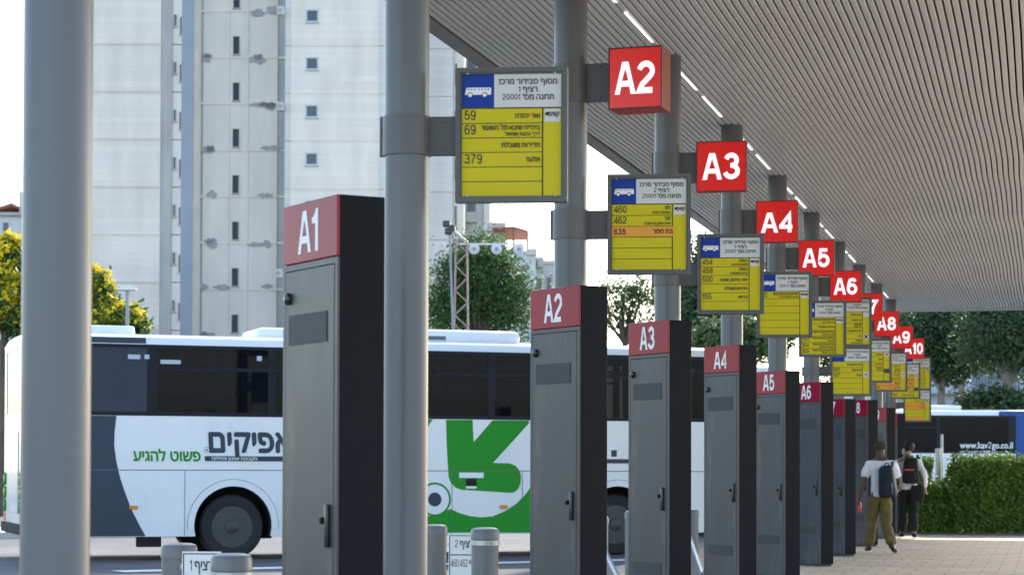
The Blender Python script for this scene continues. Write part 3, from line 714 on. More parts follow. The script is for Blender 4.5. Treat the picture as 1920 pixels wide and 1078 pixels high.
# ------------------------------------------------------------------ buses
def arc(cx, cz, r, a0, a1, n): return [(cx + r * math.cos(R(a0 + (a1 - a0) * i / n)), cz + r * math.sin(R(a0 + (a1 - a0) * i / n))) for i in range(n + 1)]
def make_bus(loc, rz, label, L, axles, zs, zw0, zw1, ztop, panes, body, blind=True, Wd=2.5, rear_detail=True):
    t = thing('bus', loc, rz, label, 'bus')
    # lower side panel with wheel arches
    ra, zc = .61, .52
    poly = [(0.02, zs)]
    for ax in axles:
        dx = math.sqrt(ra * ra - (zc - zs) ** 2); a = math.degrees(math.asin((zc - zs) / ra))
        poly += [(ax - dx, zs)] + arc(ax, zc, ra, 180 + a, -a, 20)[1:-1] + [(ax + dx, zs)]
    poly += [(L - .25, zs), (L - .06, zs + .35), (L, 1.2), (L, zw0), (0, zw0), (0, zs + .5)]
    sp = MB().prism(poly, 0, .035).build('side_panel', body, t)
    for ax in axles:
        tr = arc(ax, zc, ra + .10, 186, -6, 24) + arc(ax, zc, ra - .0, -6, 186, 24)
        MB().prism(tr, -.012, -.001).build('arch_trim', body, sp)
        li = arc(ax, zc, ra + .108, 184, -4, 24) + arc(ax, zc, ra + .1005, -4, 184, 24)
        MB().prism(li, -.006, -.0008).build('arch_seam', M['seam'], sp)
        # wheel housing and wheel
        MB().prism(arc(ax, zc, ra + .03, 196, -16, 24) + arc(ax, zc, ra + .006, -16, 196, 24), .036, .60).build('wheel_housing', M['under'], t)
        MB().box(ax - .75, ax + .75, .62, .66, .3, 1.25).build('wheel_housing', M['under'], t)
        w = thing('wheel', (ax, .11, .50), 0, None, None); w.parent = t
        RX = Matrix.Rotation(R(90), 4, 'X')
        MB().lathe([(.30, .02), (.33, .035), (.47, .03), (.495, .005), (.50, -.03), (.50, -.24), (.47, -.28), (.30, -.27)], 40, RX, cap=False).build('tyre', M['rubber'], w, True)
        MB().lathe([(.335, .030), (.305, .026), (.285, .0), (.255, -.05), (.17, -.075), (.155, -.02), (.13, .012), (.11, .02), (.10, .045), (.06, .055), (.001, .058)], 36, RX).build('rim', M['rim'], w, True)
        nu = MB(); ho = MB()
        for q in range(10):
            a = q * math.pi / 5
            nu.lathe([(.014, -.03), (.014, .022), (.006, .028)], 6, Matrix.Rotation(a, 4, 'Y') @ Matrix.Translation((.142, 0, 0)) @ RX)
            ho.lathe([(.026, 0), (.026, .004)], 10, Matrix.Rotation(a + .3, 4, 'Y') @ Matrix.Translation((.222, .052, 0)) @ RX)
        nu.build('wheel_nuts', M['chrome'], w); ho.build('rim_holes', M['under'], w)
    MB().box(0.02, L - .02, Wd - .035, Wd, zs, zw0).build('far_side_panel', body, t)
    # window band
    zb, ztp = zw0 + .001, zw1
    holes = []
    for (a, b, kind) in panes:
        if kind == 1: holes.append((a, b, zb + .06, ztp - .05))
        else:
            zm = ztp - .36; xm = (a + b) / 2
            holes += [(a, b, zb + .06, zm - .03), (a, xm - .02, zm + .02, ztp - .05), (xm + .02, b, zm + .02, ztp - .05)]
    rect = lambda a, b, c, d: [(a, c), (b, c), (b, d), (a, d)]
    for yy, nm in ((0.004, 'window_band'), (Wd - .034, 'window_band')):
        wb = MB().prism(rect(.01, L - .01, zb, ztp), yy, yy + .03, holes=[rect(*h) for h in holes]).build(nm, M['busdark'], t)
        for i, h in enumerate(holes):
            m = M['glassblind'] if (i == 0 and blind) else M['glass']
            MB().box(h[0] + .001, h[1] - .001, yy + .012, yy + .018, h[2] + .001, h[3] - .001).build('pane', m, wb)
    # interior: floor, ceiling and seats
    MB().box(.2, L - .2, .08, Wd - .08, 1.15, 1.2).build('floor', M['under'], t)
    st = MB()
    for i in range(int((L - 2.5) / .82)):
        x = 1.0 + i * .82
        for y in (.16, .64, 1.40, 1.90): st.cham(x, x + .13, y, y + .43, 1.6, zw0 + .38, .05)
    st.build('seat_backs', M['seatcloth'], t)
    hr = MB()
    for y in (.75, 1.72): hr.tube([(.5, y, zw1 - .25), (L - .6, y, zw1 - .25)], .016, 6)
    hr.build('handrail', M['chrome'], t)
    # roof: rounded profile swept along the bus, drawn in at both ends
    prof = [(-.004, zw1), (0, zw1 + .05), (.03, zw1 + .11), (.12, ztop - .04), (.3, ztop - .012), (.7, ztop), (Wd / 2, ztop + .012)]
    prof = prof + [(Wd - y, z) for y, z in reversed(prof[:-1])]
    v = []; f = []; sect = [(-.002, 0), (.03, .6), (.14, 1), (L - .16, 1), (L - .03, .6), (L + .002, 0)]
    for (x, q) in sect:
        for (y, z) in prof: v.append((x, y, zw1 + (z - zw1) * (.35 + .65 * q) if z > zw1 + .06 else z))
    n = len(prof)
    for i in range(len(sect) - 1):
        for j in range(n - 1): f.append((i*n+j, i*n+j+1, (i+1)*n+j+1, (i+1)*n+j))
    f.append(tuple(range(n))); f.append(tuple((len(sect) - 1) * n + j for j in range(n)))
    rf = MB().add(v, f).build('roof', body, t, True)
    # rear (x=0) and front (x=L)
    RM = Matrix(((0, 1, 0, 0), (1, 0, 0, 0), (0, 0, 1, 0), (0, 0, 0, 1)))   # local (a, b, z) -> x=b, y=a
    rr = MB().prism([(.0355, zs + .12), (Wd - .0355, zs + .12), (Wd - .0355, zw1), (.0355, zw1)], .0, .035, RM, holes=[[(.25, zw0 + .05), (Wd - .25, zw0 + .05), (Wd - .25, zw1 - .06), (.25, zw1 - .06)]]).build('rear_panel', body, t)
    MB().box(.012, .02, .251, Wd - .251, zw0 + .051, zw1 - .061).build('rear_window', M['glassblind'], rr)
    if rear_detail:
        for y in (.22, Wd - .22):
            for i, (m) in enumerate(('redlens', 'amber', 'redlens')):
                zz = zs + .45 + i * .21; Q = Matrix.Translation((-.002, y, zz)) @ Matrix.Rotation(R(-90), 4, 'Y')
                MB().lathe([(.10, 0), (.10, .02), (.085, .03), (.075, .02)], 20, Q).build('lamp_ring', M['busgreen'], rr)
                MB().lathe([(.074, .0), (.074, .022), (.04, .03), (.001, .032)], 20, Q).build('tail_lamp', M[m] if i else M['busgrey'], rr)
            MB().box(-.014, -.001, y - .16 if y < 1 else y - .02, y + .02 if y < 1 else y + .16, zs + .20, zs + .34).build('reflector', M['amber'], rr)
        MB().box(-.006, -.001, .55, Wd - .55, zs + .35, zw0 - .25).build('engine_lid', M['seam'], rr); MB().box(-.012, -.006, .557, Wd - .557, zs + .357, zw0 - .257).build('engine_lid', body, rr)
        MB().box(-.05, .03, .06, Wd - .06, zs + .04, zs + .19).build('bumper', M['under'], rr)
    fr = MB().prism([(.0355, zs + .12), (Wd - .0355, zs + .12), (Wd - .0355, zw1), (.0355, zw1)], L - .035, L, RM, holes=[[(.15, 1.25), (Wd - .15, 1.25), (Wd - .15, zw1 - .1), (.15, zw1 - .1)]]).build('front_panel', body, t)
    MB().box(L - .022, L - .014, .151, Wd - .151, 1.251, zw1 - .101).build('windscreen', M['glass'], fr)
    ub = MB()
    edges = [.3] + [v for ax in axles for v in (ax - .72, ax + .72)] + [L - .5]
    for i in range(0, len(edges), 2): ub.box(edges[i], edges[i+1], .06, Wd - .06, zs + .02, 1.14)
    for ax in axles: ub.box(ax - .72, ax + .72, .67, Wd - .67, zs + .02, 1.14)
    ub.build('underbody', M['under'], t)
    for ax in axles: MB().lathe([(.50, 0), (.50, .3)], 32, Matrix.Translation((ax, Wd - .1, .5)) @ Matrix.Rotation(R(90), 4, 'X')).build('far_wheel', M['rubber'], t, True)
    return t, sp, rf
M['busdark'] = mat('window_surround', (.013, .016, .023), .3, spec=.15)

RZB = TH + math.atan2(.335, .942); D0, Rr0 = 31.93, -7.32
def bp(px, py, up=True):
    q = (px - 960) / 4000; s = (q * D0 - Rr0) / (.942 - .335 * q); d = D0 + .335 * s
    return (s, CAMH + (880 - py) / 4000 * d - ROAD)
b0 = Vector((Rr0 * CT - D0 * ST, Rr0 * ST + D0 * CT, ROAD))
ZW0, ZW1 = 2.20, 3.29
PANES = [(.22, 1.86, 1), (2.03, 3.74, 2), (3.86, 5.55, 2), (5.67, 7.36, 2), (7.48, 9.1, 2), (9.22, 10.55, 2), (10.67, 11.8, 1)]
bus, side, roof = make_bus(b0, RZB, 'long white, slate and green coach parked behind the A1 and A2 totems', 12.0, (3.2, 9.62), .36, ZW0, ZW1, 3.47, PANES, M['buswhite'])
def decal(name, pts, m, y=-.003, parent=side, y1=-.0006, holes=()): return MB().prism(pts, y, y1, holes=holes).build(name, m, parent)
def circ(cx, cz, r, n=28): return [(cx + r * math.cos(2 * math.pi * i / n), cz + r * math.sin(2 * math.pi * i / n)) for i in range(n)]
# slate sweep over the tail
curve = [bp(218, 784), bp(215, 810), bp(214, 835), bp(218, 865), bp(225, 895), bp(235, 925), bp(248, 958), bp(262, 985), bp(274, 1006)]
curve[0] = (curve[0][0], ZW0 - .004); curve[-1] = (curve[-1][0], .368)
decal('slate_sweep', [(.015, ZW0 - .004), (.015, .87), (.03, .368)] + curve[::-1], M['busgrey'])
MB().box(-.004, 1.83, -.009, -.0045, ZW1 + .012, ZW1 + .10).build('slate_roof_edge', M['busgrey'], roof)
# seams: waist line and hatch edges
zse = bp(400, 883)[1]
MB().box(.02, 11.9, -.0052, -.0035, zse - .006, zse + .006).build('waist_seam', M['seam'], side)
for px in (347,): 
    s0 = bp(px, 900)[0]; MB().box(s0 - .004, s0 + .004, -.0052, -.0035, .37, zse - .007).build('hatch_seam', M['seam'], side)
for s0 in (4.35, 5.55, 6.75, 7.95): MB().box(s0 - .004, s0 + .004, -.0052, -.0035, .37, zse - .007).build('hatch_seam', M['seam'], side)
# green arrow livery
G = lambda x, y: bp(500 + x * .332, 720 + y * .332)
g1 = [G(1012, 203), G(1162, 203), G(1168, 328), G(1275, 205), G(1480, 205), G(1480, 222), G(1278, 445), G(1370, 447), G(1405, 460), G(1428, 488), G(1437, 520), G(1434, 560), G(1418, 595), G(1395, 612), G(1372, 613),
      G(1100, 597), G(1068, 585), G(1042, 560), G(1028, 525), G(1022, 440), G(1016, 330)]
g1 = [(s, min(z, ZW0 - .004)) for s, z in g1]
decal('green_arrow', g1, M['busgreen'])
g2 = [G(700, 838), G(700, 640), G(820, 730), G(905, 745), G(950, 745), G(990, 735), G(1020, 715), G(1040, 705), G(1090, 728), G(1150, 745), G(1215, 752), G(1280, 745), G(1350, 715), G(1410, 675), G(1462, 622), G(1520, 540), G(1520, 838)]
decal('green_base', [(s, max(z, .368)) for s, z in g2], M['busgreen'])
decal('green_flash', [(bp(660, 800)[0], ZW0 - .004), (bp(811, 800)[0], ZW0 - .004), G(880, 290), G(800, 420), G(640, 560)], M['busgreen'])
cs, cz = G(950, 652); 
decal('ring', circ(cs, cz, .272), M['busgreen'], y=-.0045); decal('ring', circ(cs, cz, .238), M['buswhite'], y=-.0056); decal('ring', circ(cs, cz, .112), M['busgrey'], y=-.0066)
# fuel flap stickers, side marker lamps
a, b = G(1087, 500), G(1225, 530); MB().box(a[0], b[0], -.0075, -.0052, b[1], a[1]).build('sticker', M['white'], side)
a, b = G(1125, 535), G(1186, 575); MB().box(a[0], b[0], -.0075, -.0052, b[1], a[1]).build('vent', M['under'], side)
a, b = G(1125, 577), G(1184, 590); MB().box(a[0], b[0], -.0075, -.0052, b[1], a[1]).build('sticker', M['white'], side)
for px, py in ((251, 953), (944, 950), (620, 952)):
    s0, z0 = bp(px, py); MB().cham(s0 - .065, s0 + .065, -.028, -.001, z0 - .028, z0 + .028, .008).build('side_marker', M['amber'], side)
# lettering on the flank
def bl(tx, x0, x1, y0, y1, m, bold, y=-.0048, slant=0):
    a = bp(x0, y1); b = bp(x1, y0); return lettering(heb(tx), 0, 0, y, m, side, box=(a[0], b[0], a[1], b[1]), bold=bold, slant=slant)
bl('אפיקים', 393, 548, 812, 865, M['busgrey'], .035, slant=-.06)
a, b = bp(384, 866), bp(590, 857); MB().box(a[0], b[0], -.0062, -.0035, a[1], b[1]).build('name_bar', M['busgrey'], side)
bl('מקבוצת אמנון מסילות', 397, 482, 857.5, 866, M['white'], .012, y=-.0068)
bl('פשוט להגיע', 250, 377, 843, 867, M['busgreen'], .03, slant=-.08)
cs, cz = bp(388, 845); decal('dot_ring', circ(cs, cz, .045), M['busgrey'], y=-.0045); decal('dot_ring', circ(cs, cz, .038), M['buswhite'], y=-.0054); decal('dot_ring', circ(cs, cz, .016), M['busgrey'], y=-.0062)
# badge near the front wheel
cs, cz = bp(1151, 850); decal('badge', circ(cs, cz, .11), M['white'], y=-.0045); decal('badge', [(cs - .05, cz - .05), (cs + .05, cz - .05), (cs + .05, cz + .06), (cs - .05, cz + .06)], M['dkteal'] if 'dkteal' in M else M['busgrey'], y=-.0056)
a, b = bp(1120, 868), bp(1200, 860); MB().box(a[0], b[0], -.0062, -.0035, a[1], b[1]).build('badge_bar', M['busgrey'], side)
# roof gear
MB().cham(.55, 1.75, .5, 2.0, 3.44, 3.60, .04).build('roof_hatch', M['buswhite'], roof)
MB().cham(6.0, 8.05, .35, 2.15, 3.42, 3.66, .09).build('air_conditioner', M['buswhite'], roof, True)
MB().box(6.05, 6.75, .345, .349, 3.49, 3.55).build('air_grille', M['seam'], roof)
MB().cham(3.7, 5.3, .6, 1.9, 3.42, 3.64, .09).build('roof_pod', M['buswhite'], roof, True)
MB().box(1.75, 2.1, .08, .3, .20, .36).build('mudflap', M['under'], bus)
# stickers on the panes
for (x0, y0, x1, y1) in ((239, 667, 262, 675), (270, 667, 279, 675), (481, 669, 490, 678), (300, 677, 338, 684)):
    a, b = bp(x0, y1), bp(x1, y0); MB().box(a[0], b[0], .0, .003, a[1], b[1]).build('pane_sticker', M['winframe'], bus)

# second coach, tail towards us, behind the A4 and A5 totems
c = copy_tree(bus); c.location = ground(1497, 45, ROAD); c.rotation_euler = (0, 0, TH + R(92))
tag(c, 'white coach seen end-on far behind the A4 totem', 'bus')
# blue and white bus beyond the hedge
PB = [(.4, 1.9, 1), (2.0, 3.6, 2), (3.7, 5.3, 2), (5.4, 7.0, 2), (7.1, 8.75, 2), (8.85, 10.9, 1)]
o2 = ground(1210, 64, ROAD)
bus2, side2, roof2 = make_bus(o2, TH, 'white city bus with a blue tail behind the hedge', 11.6, (2.7, 8.4), .33, 1.92, 3.06, 3.25, PB, M['buswhite'], blind=False, rear_detail=False)
def b2(px, py): return ((px - 1210) * 64 / 4000, CAMH + (880 - py) * 64 / 4000 - ROAD)
a, b = b2(1905, 849), b2(1935, 778); MB().box(a[0], 11.605, -.01, -.001, .5, 3.06).build('blue_tail', M['busblue'], bus2)
a, b = b2(1873, 778), b2(1935, 770); MB().box(a[0], 11.605, -.012, -.005, 3.062, 3.19).build('blue_roof_edge', M['busblue'], roof2)
a, b = b2(1800, 840), b2(1899, 826); lettering('www.kav2go.co.il', 0, 0, -.003, M['white'], bus2, box=(a[0], b[0], a[1] - .03, b[1]), bold=.02)
a, b = b2(1800, 848), b2(1870, 842); lettering(heb('מתחברים לאוויר נקי'), 0, 0, -.003, M['white'], bus2, box=(a[0], b[0], a[1], b[1]), bold=.015)
a, b = b2(1871, 848), b2(1898, 842); lettering('euro5', 0, 0, -.003, M['busgreen'], bus2, box=(a[0], b[0], a[1], b[1]), bold=.04)
MB().cham(8.0, 9.6, .5, 2, 3.24, 3.38, .05).build('roof_pod', M['buswhite'], roof2, True)

# ------------------------------------------------------------------ buildings behind
class Bld:
    def __init__(s, name, label, pxm, d, cat='building'):
        s.d, s.pm = d, pxm; s.t = thing(name, ground(pxm, d, ROAD), TH, label, cat)
    def x(s, px): return (px - s.pm) * s.d / 4000
    def z(s, py): return CAMH - ROAD + (880 - py) * s.d / 4000
    def box(s, name, x0, x1, ytop, ybot, y0, y1, m, parent=None):
        return MB().box(s.x(x0), s.x(x1), y0, y1, max(s.z(ybot), 0), s.z(ytop)).build(name, m, parent or s.t)
    def window(s, x0, x1, y0, y1, yf=0, frame=M['winframe'], fw=.07, parent=None, deep=.10):
        a, b, c, d = s.x(x0), s.x(x1), s.z(y1), s.z(y0)
        w = ring(MB(), a - fw, b + fw, c - fw, d + fw, yf - .05, yf - .002, fw).build('window', frame, parent or s.t)
        MB().box(a + .001, b - .001, yf - .012, yf - .002, c + .001, d - .001).build('pane', M['window'], w)
        MB().box(a - fw - .05, b + fw + .05, yf - .12, yf - .052, c - fw - .06, c - fw).build('sill', frame, w)
        return w
TOP = -420
# left tower
B = Bld('tower_block', 'tall white stone-clad tower with faint storey joints beside the left pillar', 180, 130)
B.box('wall_core', 60, 318, TOP, 960, .06, 12, M['render_dk'])
for k in range(-5, 10):
    y0 = 82.5 + 89.7 * (k - 1); B.box('storey_panel', 60, 297, y0 + .9, y0 + 88.8, 0, .059, M['clad'])
    MB().box(B.x(60), B.x(299), -.05, -.001, B.z(y0 + 1.8), B.z(y0 - .2)).build('string_course', M['clad'], B.t)
    B.box('corner_panel', 299, 310, y0 + .9, y0 + 88.8, .25, .30, M['claddim'])
    B.box('corner_panel', 310.3, 336, y0 + .9, y0 + 88.8, .16, .35, M['render'])
    B.window(321.5, 325, y0 + 34, y0 + 54, .16, M['render_dk'], .04)
    B.window(332.5, 335, y0 + 38, y0 + 70, .16, M['render_dk'], .02)
B.box('corner_core', 299, 336, TOP, 960, .36, 12, M['render_dk'])
# concrete fin
B = Bld('concrete_fin', 'narrow blue-grey concrete fin rising between the two left towers', 350, 122)
B.box('shaft', 336, 358, TOP, 960, 0, 1.2, M['fin']); B.box('sunlit_strip', 358.1, 367, TOP, 960, .05, 1.2, M['tan'])  # cream strip is sunlight on the fin's right side, put in as colour
# rendered tower with slit windows and fallen plaster
B = Bld('tower_block', 'weathered grey rendered tower with one column of dark slit windows', 450, 132)
B.box('wall_core', 369, 536, TOP, 960, .10, 10, M['render_dk'])
B.box('pilaster', 377, 427, TOP, 960, 0, .099, M['render']); B.box('pilaster', 427.2, 449, TOP, 960, .04, .099, M['render'])
B.box('pilaster', 449.2, 463, TOP, 960, -.02, .099, M['render']); B.box('pilaster', 463.2, 517, TOP, 960, 0.01, .099, M['render'])
for k in range(-5, 9):
    y0 = 20 + 87.3 * k
    for q, (x0, x1, dp) in enumerate(((369, 427, -.05), (427.2, 449, -.02), (449.2, 517, -.06), (517.2, 536, .04))):
        MB().box(B.x(x0), B.x(x1), dp, dp + .2, B.z(y0 + 2.2), B.z(y0 - 2.2)).build('string_course', M['render'], B.t)
    B.window(433.5, 444.5, y0 + 48, y0 + 81, .035, M['render_dk'], .03)
    rs = random.Random(k * 7 + 3)
    for q in range(rs.randint(2, 4)):
        cx = rs.choice([384, 395, 480, 500, 508, 412]) + rs.uniform(-6, 6); cy = y0 + rs.uniform(-6, 5); n = 19
        rx, ry = rs.uniform(7, 21), rs.uniform(4, 10)
        pts = [(B.x(cx + rx * math.cos(2 * math.pi * i / n) * rs.uniform(.7, 1.15)), B.z(cy + ry * math.sin(2 * math.pi * i / n) * rs.uniform(.55, 1.2))) for i in range(n)]
        MB().prism(pts, -.075, -.061).build('plaster_patch', M['plasterpatch'], B.t)
# white clad tower
B = Bld('tower_block', 'white clad tower with small square windows behind the A1 totem', 630, 128)
B.box('wall_core', 531, 720, TOP, 960, .06, 12, M['render_dk'])
for k in range(-5, 10):
    y0 = -5 + 90 * k
    B.box('storey_panel', 541, 708, y0 + .9, y0 + 89.2, 0, .059, M['clad'])
    B.box('corner_panel', 531, 540.7, y0 + .9, y0 + 89.2, .01, .059, M['claddim']); B.box('corner_panel', 708.3, 722, y0 + .9, y0 + 89.2, .01, .059, M['claddim'])
    MB().box(B.x(541), B.x(708), -.03, -.001, B.z(y0 + 1.4), B.z(y0 - .4)).build('string_course', M['clad'], B.t)
    B.window(572.5, 591, y0 + 24, y0 + 43, 0, M['winframe'], .08)
for y in (20, 200, 513):
    a = MB().cham(B.x(517), B.x(530), -.6, -.05, B.z(y + 10), B.z(y - 6), .04).build('air_conditioner', M['oldwhite'], B.t)
    MB().lathe([(.15, 0), (.15, .01)], 16, Matrix.Translation((B.x(522.5), -.601, B.z(y + 2))) @ Matrix.Rotation(R(90), 4, 'X')).build('fan_grille', M['plasterpatch'], a)
# shadow side of a tower, its shade put into the cladding colour
B = Bld('tower_block', 'pale blue-white shadow side of a tower right of the platform 1 pillar', 790, 134)
B.box('wall_core', 722.3, 849, TOP, 960, .06, 11, M['render_dk'])
for k in range(-5, 10): B.box('storey_panel', 722.3, 847, 90 * k + .8, 90 * k + 89.4, 0, .059, M['claddim'])
for k in range(-5, 10): B.box('edge_panel', 847.3, 868, 90 * k + .8, 90 * k + 89.4, .6, .9, M['clad'])
B.box('edge_core', 849.3, 868, TOP, 960, .91, 9, M['render_dk'])
for k in range(-4, 8): B.window(851.5, 854, 90 * k + 25, 90 * k + 62, .6, M['render_dk'], .03)
# balcony tower
B = Bld('tower_block', 'grey balcony tower edge just left of the roof with the red pergola', 892, 140)
B.box('wall_core', 868.2, 917, TOP + 520, 960, 0, 11, M['oldwhite'])
for k in range(1, 10):
    y0 = 90 * k + 10
    B.box('balcony_slab', 872, 893, y0 + 30, y0 + 48, -.7, -.002, M['render_dk']); B.window(875, 890, y0 + 2, y0 + 27, 0, M['render_dk'], .05)
    B.box('pilaster', 906, 917.5, y0 - 40, y0 + 49, -.3, -.002, M['claddim'])
# old house with pergola
B = Bld('house', 'old white flat-roofed house with a red steel roof pergola', 955, 108)
B.box('wall', 860, 1004, 470, 960, 0, 9, M['oldwhite']); B.box('parapet', 985, 1006, 466, 478, -.15, .6, M['oldwhite'])
B.box('stair_head', 916, 947, 412, 470, 1.0, 5, M['tan'])
pg = MB()
for (px, y0) in ((923, 428), (961, 424), (988, 432)): pg.box(B.x(px) - .05, B.x(px) + .05, .2, .3, B.z(470), B.z(y0)); pg.box(B.x(px) - .05, B.x(px) + .05, 3.0, 3.1, B.z(470), B.z(y0))
pg.build('pergola_post', M['redsteel'], B.t)
MB().add([(B.x(922), .1, B.z(426)), (B.x(961), .1, B.z(423)), (B.x(989), .1, B.z(431)), (B.x(989), 3.2, B.z(433)), (B.x(961), 3.2, B.z(428)), (B.x(922), 3.2, B.z(432)),
          (B.x(922), .1, B.z(429)), (B.x(961), .1, B.z(426)), (B.x(989), .1, B.z(434)), (B.x(989), 3.2, B.z(437)), (B.x(961), 3.2, B.z(438)), (B.x(922), 3.2, B.z(437))],
         [(0, 1, 4, 5), (1, 2, 3, 4), (6, 11, 10, 7), (7, 10, 9, 8), (0, 6, 7, 1), (1, 7, 8, 2), (2, 8, 9, 3), (3, 9, 10, 4), (4, 10, 11, 5), (5, 11, 6, 0)]).build('pergola_roof', M['redsteel'], B.t)
a = MB().cham(B.x(1006.5), B.x(1018), .3, 1.0, B.z(500), B.z(482), .04).build('air_conditioner', M['render_dk'], B.t)
B.box('stair_wing', 1004.2, 1020, 478, 960, .8, 8, M['oldwhite'])
for y in (520, 556, 592): B.window(1008, 1014, y, y + 20, .8, M['render_dk'], .04)
for y in (500, 545, 590): B.window(972, 984, y, y + 20, 0, M['render_dk'], .05)
B = Bld('house', 'low stained concrete house between the pergola house and the platform 2 pillar', 1032, 114)
B.box('wall', 1018, 1052, 492, 960, 0, 8, M['oldwhite']); B.box('parapet', 1016, 1054, 488, 495, -.2, 8.2, M['render_dk'])
for y in (520, 560, 600): B.window(1025, 1033, y, y + 22, 0, M['render_dk'], .05)
# roof at the far left edge
B = Bld('house', 'white house with a red tiled roof at the far left edge', 5, 112)
B.box('wall', -60, 38, 405, 960, 0, 8, M['oldwhite']); B.window(3, 13, 420, 450, 0, M['winframe'], .06)
MB().add([(B.x(-90), -.4, B.z(420)), (B.x(22), -.4, B.z(384)), (B.x(22), 8, B.z(384)), (B.x(-90), 8, B.z(420)), (B.x(-90), -.4, B.z(426)), (B.x(22), -.4, B.z(390)), (B.x(22), 8, B.z(390)), (B.x(-90), 8, B.z(426))],
         [(0, 1, 2, 3), (7, 6, 5, 4), (0, 4, 5, 1), (1, 5, 6, 2), (2, 6, 7, 3), (3, 7, 4, 0)]).build('roof', M['rooftile'], B.t)
B.box('chimney_stack', 24, 36, 357, 404, 1, 2, M['oldwhite']); B.box('cornice', -60, 40, 401, 407, -.25, 8.2, M['render_dk'])
# pale hall behind the right-hand trees
B = Bld('hall', 'pale blue-white hall with louvred band behind the right trees', 1850, 100)
B.box('wall', 1640, 2250, 640, 960, 0, 14, M['palewall']); B.box('ledge', 1640, 2250, 733, 737, -.5, -.002, M['render_dk']); B.box('ledge', 1640, 2250, 756, 759, -.2, -.002, M['render_dk'])
for i in range(16): B.box('louvre', 1826 + i * 5.6, 1828.4 + i * 5.6, 690, 732, -.12, -.002, M['fin'])
B.box('plinth', 1640, 2250, 800, 960, -.15, -.003, M['render_dk'])

# ------------------------------------------------------------------ lattice mast, street lamp, fence
md = 72
p = ground(864, md, ROAD); t = thing('lattice_mast', p, TH, 'rusty lattice mast with side arm and round lamps in front of the tree', 'mast')
zx = lambda py: CAMH - ROAD + (880 - py) * md / 4000
xx = lambda px: (px - 864) * md / 4000
hw0, hw1, ztm = .25, .19, zx(455)
for sx in (-1, 1):
    for sy in (-1, 1):
        MB().tube([(sx * hw0 * 1.25, sy * hw0 * 1.25, 0), (sx * hw1, sy * hw1, ztm)], .035, 6).build('leg', M['rust'], t)
z = .3; br = MB(); q = 0
while z < ztm - .3:
    w = hw0 * 1.25 + (hw1 - hw0 * 1.25) * z / ztm; w2 = hw0 * 1.25 + (hw1 - hw0 * 1.25) * (z + .42) / ztm; s = 1 if q % 2 else -1
    for sy in (-1, 1): br.tube([(-s * w, sy * w, z), (s * w2, sy * w2, z + .42)], .016, 5)
    for sx in (-1, 1): br.tube([(sx * w, -s * w, z), (sx * w2, s * w2, z + .42)], .016, 5)
    z += .42; q += 1
br.build('lacing', M['rust'], t)
MB().box(xx(855), xx(992), -.05, .05, zx(459), zx(456)).build('side_arm', M['chrome'], t)
MB().tube([(xx(876), 0, zx(455)), (xx(838), 0, zx(424))], .05, 8).build('boom', M['chrome'], t)
MB().tube([(xx(842), 0, zx(438)), (xx(848), 0, zx(600)), (xx(850), 0, 0)], .04, 8).build('stay', M['fin'], t)
for px, py in ((836, 420), (845, 428), (840, 434)): MB().cham(xx(px) - .13, xx(px) + .13, -.2, .1, zx(py) - .1, zx(py) + .1, .03).build('floodlight', M['black_plastic'], t)
for px in (888, 930, 972):
    lp = MB().lathe([(.02, .06), (.12, .04), (.185, 0), (.12, -.03), (.02, -.05)], 24, Matrix.Translation((xx(px), -.08, zx(467))) @ Matrix.Rotation(R(90), 4, 'X')).build('round_lamp', M['signwhite'], t, True)
    MB().lathe([(.06, 0), (.06, .03), (.02, .05)], 10, Matrix.Translation((xx(px), -.165, zx(467))) @ Matrix.Rotation(R(90), 4, 'X')).build('lamp_boss', M['fin'], lp)
p = ground(237, 55, ROAD); t = thing('street_lamp', p, TH, 'small grey street lamp head above the bus roof at left', 'street lamp')
zl = CAMH - ROAD + (880 - 548) * 55 / 4000
MB().lathe([(.07, 0), (.045, zl)], 12).build('pole', M['fin'], t, True)
MB().prism([(-.22, zl + .02), (-.16, zl + .13), (.10, zl + .16), (.24, zl + .10), (.22, zl + .02)], -.15, .15).build('lamp_head', M['chrome'], t)
# fence by the hedge
p = ground(1763, 45.6); t = thing('wire_fence', p, TH, 'galvanised wire fence with tall posts behind the shrubs', 'fence')
k_ = 45.6 / 4000
for px, w, top in ((1760, .075, 838), (1766, .03, 812), (1850, .06, 842), (1940, .06, 842)):
    MB().lathe([(w, 0), (w, CAMH + (880 - top) * k_)], 12, Matrix.Translation(((px - 1763) * k_, 0, 0))).build('post', M['chrome'], t, True)
wr = MB()
for i in range(9): wr.tube([(-1.4, 0, .2 + i * .17), (2.2, 0, .2 + i * .17)], .005, 4)
for i in range(24): wr.tube([(-1.4 + i * .15, .012, .15), (-1.4 + i * .15, .012, 1.6)], .004, 4)
wr.build('wire_mesh', M['chrome'], t)

